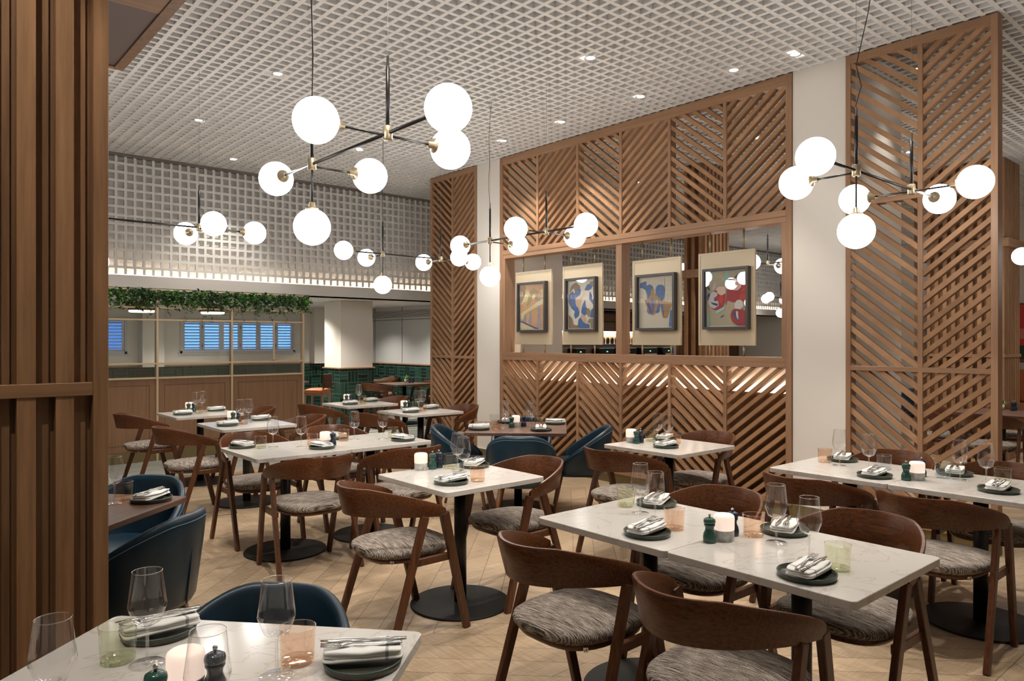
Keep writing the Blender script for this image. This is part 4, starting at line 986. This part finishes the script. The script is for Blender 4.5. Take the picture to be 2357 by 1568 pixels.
put('amber', 'T10', 4.568, 6.797)
put('wine', 'T10', 4.567, 6.888)
put('wine', 'T10', 4.647, 6.929)
put('lamp', 'T10', 4.534, 7.130)
put('mill_g', 'T10', 4.484, 7.029)
put('mill_n', 'T10', 4.549, 7.047)
setting('T10', 4.413, 6.800, .0, 0.1, 0.0)
setting('T10', 4.824, 7.013, PI, 0.2, 0.0)
KIND = {'wine': (WG, 'clear wine glass on ', 'glass', 'wine glasses'), 'amber': (TUMB['amber'], 'peach tinted tumbler on ', 'tumbler', 'peach tumblers'), 'green': (TUMB['green'], 'pale green tumbler on ', 'tumbler', 'pale green tumblers'),
        'blue': (TUMB['blue'], 'pale blue tumbler on ', 'tumbler', 'pale blue tumblers'), 'plate': (PL, 'dark green plate on ', 'plate', 'side plates'), 'napkin': (NP, 'folded white napkin on ', 'napkin', 'folded napkins'),
        'fork': (FK, 'steel fork on napkin, ', 'fork', 'forks'), 'knife': (KN, 'steel knife on napkin, ', 'knife', 'dinner knives'), 'lamp': (CN, 'glowing marble based lamp on ', 'table lamp', 'small table lamps'),
        'mill_g': (MG, 'green pepper mill on ', 'pepper mill', 'green pepper mills'), 'mill_n': (MN, 'navy pepper mill on ', 'pepper mill', 'navy pepper mills')}
BASE_T = {'T1a': 'front double white table', 'T1b': 'front double white table', 'T2a': 'rear right double white table', 'T2b': 'rear right double white table', 'T6a': 'long white table left of centre', 'T6b': 'long white table left of centre'}
def place_items():
    grp = {}
    for it in ITEMS:
        tn = BASE_T.get(it[1], TN[it[1]]); grp.setdefault((it[0], tn), []).append(it)
    order = {1: [''], 2: ['left one', 'right one'], 3: ['left one', 'middle one', 'right one'], 4: ['leftmost', 'second from left', 'third from left', 'rightmost']}
    for (kind, tn), its in grp.items():
        its.sort(key=lambda i: pix(i[2], i[3], i[5])[0]); pr, ph, cat, g = KIND[kind]
        for o_, i in zip(order[len(its)], its):
            lab = ph+tn+((', '+o_) if o_ else ''); place(pr, i[2], i[3], i[4], lab, cat, g, z=i[5])
place_items()
# small things on the distant tables
def pot(x, y, z, lab):
    t = thing('potted_plant', (x, y, z)); tag(t, lab, 'plant'); MB().lathe([(.022, 0), (.028, .06), (.024, .062)], 14).build('pot', M['white_wall'], t, smooth=True)
    b = MB(); rnd = random.Random(int(x*100))
    for k in range(16):
        a = rnd.uniform(0, 6.3); r = rnd.uniform(.02, .055); h = rnd.uniform(.08, .15); c, s_ = math.cos(a), math.sin(a)
        b.poly([(c*.01, s_*.01, .06), (c*r-s_*.012, s_*r+c*.012, h*.9), (c*r*1.5, s_*r*1.5, h*1.05), (c*r+s_*.012, s_*r-c*.012, h*.85)])
    b.build('leaves', M['leaf_mid'], t)
for x, y, lab in ((7.50, 11.6, 'right back room table'), (7.46, 13.0, 'left back room table'), (9.62, 2.52, 'brown table beyond the tall screen')):
    pot(x-.02, y+.1, .7455, 'small green plant on the '+lab)
    for q, pr, c in ((.0, MN, 'left navy pepper mill on the '), (.07, MN, 'right navy pepper mill on the ')): place(pr, x+q, y, 0, c+lab, 'pepper mill', 'distant mills', z=.7455)
# back bar of the next room
def back_bar():
    t = thing('back_bar', (14.0, 11.5, 0)); tag(t, 'dark back bar with lit tiled niche beyond the picture window', 'bar')
    MB().box(-2.3, 1.9, 0, .38, 1.76, 2.19).build('upper_cabinet', M['oak_dark_x'], t); b = MB()
    for i in range(9): b.box(-2.3+i*.5, -2.28+i*.5, -.03, 0, 1.76, 2.19)
    for z in (1.76, 1.97, 2.17): b.box(-2.3, 1.9, -.03, 0, z, z+.02)
    b.build('shelf_frame', M['black'], t)
    MB().box(-2.3, 1.9, .33, .38, .9, 1.76).build('tiled_niche', plain('cream_wall_tile', (.62, .52, .42), .3), t)
    MB().box(-2.3, 1.9, .25, .28, 1.735, 1.755).build('led_strip', M['led_strip'], t)
    MB().box(-2.3, 1.9, .16, .33, 1.44, 1.46).build('shelf', M['lattice'], t); MB().box(-2.3, 1.9, -.1, .38, 0, 1.10).build('counter', M['black'], t)
    for i, (dx, w_) in enumerate(((-1.95, .35), (-1.05, .5), (-.25, .55), (.55, .6), (1.3, .4))):
        m = thing('coffee_machine', (14+dx, 11.65, 1.1)); tag(m, ['leftmost', 'second', 'third', 'fourth', 'last'][i]+' dark coffee machine along the back bar counter', 'machine', 'coffee machines')
        MB().box(-w_/2, w_/2, -.12, .14, 0, .26).build('housing', M['dark_machine'], m, bevel=.02); MB().box(-w_/2+.05, w_/2-.05, -.128, -.12, .04, .12).build('drip_panel', M['chrome'], m)
        MB().box(-.03, .01, -.127, -.12, .17, .19).build('green_light', emit('green_led_%d' % i, (.1, 1, .5), 3), m)
    cup = MB().lathe([(.028, 0), (.04, .02), (.042, .10), (.03, .15), (.02, .155)], 12).build('cup_stack', M['dark_machine'], None, smooth=True); KIDS[cup.name] = []
    k = 0
    for a in range(26):
        place(cup, 11.8+a*.155, 11.74, 0, 'dark stacked cup on the lit shelf of the back bar', 'cup', 'dark cups on the lit bar shelf', z=1.46)
    s = thing('notice_sign', (13.36, 11.35, 1.10)); tag(s, 'small blue standing notice on the back bar counter', 'sign'); MB().box(-.10, .10, 0, .01, .10, .38).build('board', plain('notice_blue', (.03, .20, .50), .5), s)
    b = MB(); b.box(-.07, .07, -.003, 0, .31, .33)
    for i in range(5): b.box(-.06, .06-.02*(i % 2), -.003, 0, .15+i*.025, .158+i*.025)
    b.build('printed_lines', M['lattice'], s); MB().box(-.07, .07, -.03, .05, 0, .10).build('stand', M['black'], s)
back_bar()
struct(MB().box(16.1, X1-.01, 11.80, 11.89, 0, 2.12).build('wall_back', M['oak_dark']))
o = thing('wall_artwork', (15.3, 3.0, 1.15)); tag(o, 'large red abstract canvas at the extreme right beyond the columns', 'artwork'); MB().box(0, .05, 0, 1.1, 0, 1.05).build('canvas_frame', M['dark_frame'], o)
b = MB(); b.use(colour((.60, .055, .035))); b.box(-.003, 0, .03, 1.07, .03, 1.02); b.use(colour((.62, .20, .17))); b.box(-.005, -.003, .03, 1.07, .42, .60); b.use(colour((.02, .06, .03))); b.box(-.005, -.003, .1, 1.0, .05, .30); b.build('canvas', None, o)
struct(MB().box(15.36, 15.5, Y0, 4.2, 0, 4.0).build('wall_right', M['white_wall']))
o = thing('banquette', (14.9, 2.4, 0)); tag(o, 'orange leather banquette at the extreme right under red canvas', 'bench'); MB().box(0, .4, -1.4, 1.7, 0, .46).build('seat', M['orange'], o, bevel=.03); MB().box(.3, .45, -1.4, 1.7, .46, 1.02).build('backrest', M['orange'], o, bevel=.03)

# ------------------------------------------------------------------ pendant domes in the back room
def dome(x, y, lab):
    t = thing('dome_pendant', (x, y, 1.98)); tag(t, lab, 'pendant lamp', 'dome pendants'); MB().lathe([(.20, .03), (.195, .06), (.16, .12), (.09, .165), (.02, .18)], 28, cap0=False).build('shade', M['oak_dark'], t, smooth=True)
    MB().lathe([(.17, 0), (.185, .01), (.185, .035), (.17, .05)], 28).build('diffuser', M['lamp_diffuser'], t, smooth=True); MB().tube([(0, 0, .17), (0, 0, .26)], .012, 8).build('stem', M['black'], t)
dome(3.11, 12.5, 'dark dome pendant glowing behind left bay of the partition'); dome(4.20, 12.5, 'dark dome pendant glowing behind middle bay of the partition'); dome(1.9, 12.5, 'dark dome pendant glowing beside the slatted column edge')

# ------------------------------------------------------------------ globe chandeliers
def make_chandelier():
    t = thing('globe_chandelier'); r = .100
    MB().tube([(0, -.40, 0), (0, 1.19, 0)], .0085, 10).build('main_rod', M['black'], t, smooth=True)
    MB().tube([(-.28, 0, -.012), (.28, 0, -.012)], .006, 8).build('cross_rod', M['black'], t, smooth=True); MB().tube([(0, .79, -.012), (.28, .79, -.012)], .006, 8).build('cross_rod', M['black'], t, smooth=True)
    MB().tube([(0, .79, 0), (0, .79, -.25)], .0055, 8).build('drop_rod', M['black'], t, smooth=True)
    for y in (0, .79):
        MB().lathe([(.0215, -.032), (.0235, -.030), (.0235, .030), (.0215, .032)], 18, (0, y, 0)).build('hub', M['brass'], t, smooth=True)
        MB().tube([(0, y, .03), (0, y, .31), (0, y, .312), (0, y, .36)], [.0095, .0095, .006, .006], 10).build('stem', M['black'], t, smooth=True)
        MB().tube([(0, y, .36), (0, y, ZC-2.5+.05)], .0012, 5).build('suspension_cable', M['steel_wire'], t)
    for (x, y, z, d) in ((0, -.48, 0, (0, 1, 0)), (0, 1.27, 0, (0, -1, 0)), (-.36, 0, -.012, (1, 0, 0)), (.36, 0, -.012, (-1, 0, 0)), (.36, .79, -.012, (-1, 0, 0)), (0, .79, -.345, (0, 0, 1))):
        prof = [(r*math.sin(PI*k/18)+.00001, -r*math.cos(PI*k/18)) for k in range(19)]
        g = MB().lathe(prof, 32, (x, y, z)).build('globe', M['globe'], t, smooth=True); d = Vector(d); c = Vector((x, y, z))
        MB().tube([c+d*(r-.010), c+d*(r+.002), c+d*(r+.008), c+d*(r+.034)], [.038, .036, .018, .016], 16).build('socket', M['brass'], g, smooth=True)
    seal(t); return t
CHD = make_chandelier()
for x, y, r, lab in ((1.79, 2.955, 0, 'largest globe chandelier, hanging at upper left of centre'), (4.99, 1.86, PI/2, 'globe chandelier in front of the tall right screen'), (4.46, 4.69, 0, 'globe chandelier in the centre before the wide screen'), (2.06, 6.47, PI/2, 'globe chandelier partly hidden by the slatted column at left'),
                     (5.02, 7.09, PI/2, 'farthest globe chandelier, before the white lattice wall'), (8.37, 4.80, 0, 'globe chandelier seen through picture window, nearer one'), (15.99, 8.4, PI/2, 'globe chandelier seen through picture window, farther one'), (9.88, 2.02, PI, 'globe chandelier at the extreme right edge beyond the screen')):
    place(CHD, x, y, r, lab, 'chandelier', 'globe chandeliers', z=2.5)
def cable(pts, lab, r=.0028):
    o = MB().tube(pts, r, 6).build('power_cable', M['wire'], None, smooth=True); tag(o, lab, 'cable')
cable([(4.19, 1.86, 2.86), (4.22, 1.84, 2.98), (4.20, 1.86, 3.1), (4.26, 1.82, 3.4), (4.28, 1.8, 3.6), (4.22, 1.84, 3.75), (4.22, 1.85, 3.95)], 'loose twisted dark cable above the right chandelier')
cable([(1.79, 3.745, 2.86), (1.795, 3.745, 3.1), (1.785, 3.745, 3.4), (1.79, 3.745, 3.95)], 'dark cable running up from the largest chandelier')
cable([(4.46, 5.485, 2.86), (4.45, 5.49, 3.05), (4.455, 5.48, 3.25), (4.45, 5.485, 3.5), (4.47, 5.49, 3.7), (4.48, 5.48, 3.86)], 'thin wavy cable above the centre chandelier', .002)
cable([(4.23, 7.09, 2.86), (4.22, 7.09, 3.1), (4.24, 7.09, 3.4), (4.23, 7.09, 3.9)], 'thin cable above the farthest chandelier', .002)

# ------------------------------------------------------------------ ceiling downlights with their own lamps
def make_light(power, size=1.15, blend=.35, col=(1, .915, .81)):
    l = bpy.data.lights.new('lamp', 'SPOT'); l.energy = power; l.spot_size = size; l.spot_blend = blend; l.shadow_soft_size = .03; l.color = col; return l
LK = make_light(108); LD = make_light(30, 1.2, .7); LC = make_light(26, .95, .9); LW = make_light(85, 1.6, .6); LF = make_light(130, 1.5, .5); LS = make_light(115, 2.2, .8); LX = make_light(230, .9, .5)
RING = None
def downlight(x, y, lab, z=ZC, lamp=LK, aim=None):
    t = thing('downlight', (x, y, z-.004)); tag(t, lab, 'downlight', 'recessed downlights')
    MB().lathe([(.036, .004), (.050, -.002), (.052, .003)], 24, cap0=False, cap1=False).build('ring', M['downlight_ring'], t, smooth=True)
    MB().lathe([(.0358, .003), (.001, .0035)], 24, cap0=False).build('lens', M['led_disc'], t)
    o = bpy.data.objects.new('lamp', lamp); COL.objects.link(o); o.parent = t; o.location = (0, 0, -.02)
    if aim is not None: o.rotation_euler = (Vector(aim)-Vector((x, y, z))).to_track_quat('-Z', 'Y').to_euler()
DL = [(2.62, 6.15, 'above the left of the room, second row', (2.6, 6.6, .7)), (2.54, 7.99, 'above the tables near the partition', (2.63, 8.2, .7)), (3.42, 9.42, 'nearest the lattice wall', None), (1.2, 9.4, 'added unseen behind the slatted column to light the lattice wall', None), (4.42, 7.95, 'above the table beside the green column', (4.56, 8.1, .7)),  # the one behind the slatted column is added to brighten the lattice wall
      (5.48, 6.49, 'beside the wide screen, farthest', None), (5.48, 5.53, 'beside the wide screen, third', None), (5.48, 4.46, 'beside the wide screen, second', (4.6, 4.9, .7)), (4.42, 4.12, 'in the middle of the ceiling', (4.45, 3.4, .7)), (5.55, 3.50, 'beside the wide screen, nearest', (4.9, 3.3, .7)), (5.62, 2.98, 'beside the white column', None),
      (4.37, 5.95, 'added unseen behind the biggest right globe of the large chandelier', (2.95, 5.1, .7)), (3.36, 7.15, 'added unseen behind the biggest left globe of the large chandelier', (2.7, 6.9, .7)), (-.3, 1.7, 'added out of view to brighten the slatted column front', (.1, 2.9, 1.2)), (1.5, 4.85, 'above the long double table, left', (2.1, 5.1, .7)), (3.3, 3.4, 'above the centre table beyond the picture top', (2.65, 3.4, .7)), (1.5, 2.35, 'added unseen above the aisle between the nearest and centre tables', (2.3, 4.4, .75)),  # globe-hidden, column-front and aisle lamps are added fill, all out of view
      (3.0, 1.6, 'just above the picture over the front table, left', (2.56, 1.9, .7)), (3.3, 1.0, 'just above the picture over the front table, right', (2.6, 1.2, .7)), (5.0, 1.2, 'just above the picture over the rear right table', (4.6, 1.2, .7)), (4.6, 2.2, 'above the rear right table, left', (4.6, 2.1, .7)),
      (.9, 2.6, 'over the nearest table, out of the picture', (.7, 1.9, .7)), (.6, .9, 'behind the nearest table, out of the picture', (.7, 1.5, .7)), (1.8, 1.0, 'over the aisle at right of the nearest table', (2.0, 1.2, 0)), (1.2, 4.9, 'over the brown table beside the slatted column', (.9, 4.0, .7))]
for x, y, lab, aim in DL: downlight(x, y, 'round recessed downlight '+lab, aim=aim, lamp=LC if 'white column' in lab else LX if 'between the nearest' in lab else LW if aim is None else (LD if 'nearest table' in lab else LK))
downlight(6.72, 2.47, 'round recessed downlight seen through the top of the tall screen', lamp=LD)
for x, y, lab in ((8.6, 2.0, 'seen through the upper right slats'), (9.6, 3.6, 'beyond the screen, mid height'), (8.4, 6.9, 'of the next room seen through the wide screen'), (11.5, 4.8, 'of the next room, central'), (13.5, 7.8, 'of the next room before the bar'), (10.2, 8.2, 'of the next room near the lattice wall'), (7.6, 4.5, 'of the next room behind the pictures'), (12.5, 2.0, 'of the next room at far right'), (16.5, 9.0, 'of the next room, farthest')):
    downlight(x, y, 'round recessed downlight '+lab, lamp=LF)
for x, y, lab in ((5.4, 10.95, 'left of the green column'), (5.55, 12.3, 'beside the green column'), (7.2, 11.6, 'over the right brown back room table'), (7.2, 13.2, 'over the left brown back room table'), (4.4, 13.2, 'before the shuttered window'), (2.4, 12.0, 'behind the left partition bay')):
    downlight(x, y, 'round recessed back room downlight '+lab, z=2.24, lamp=LS)
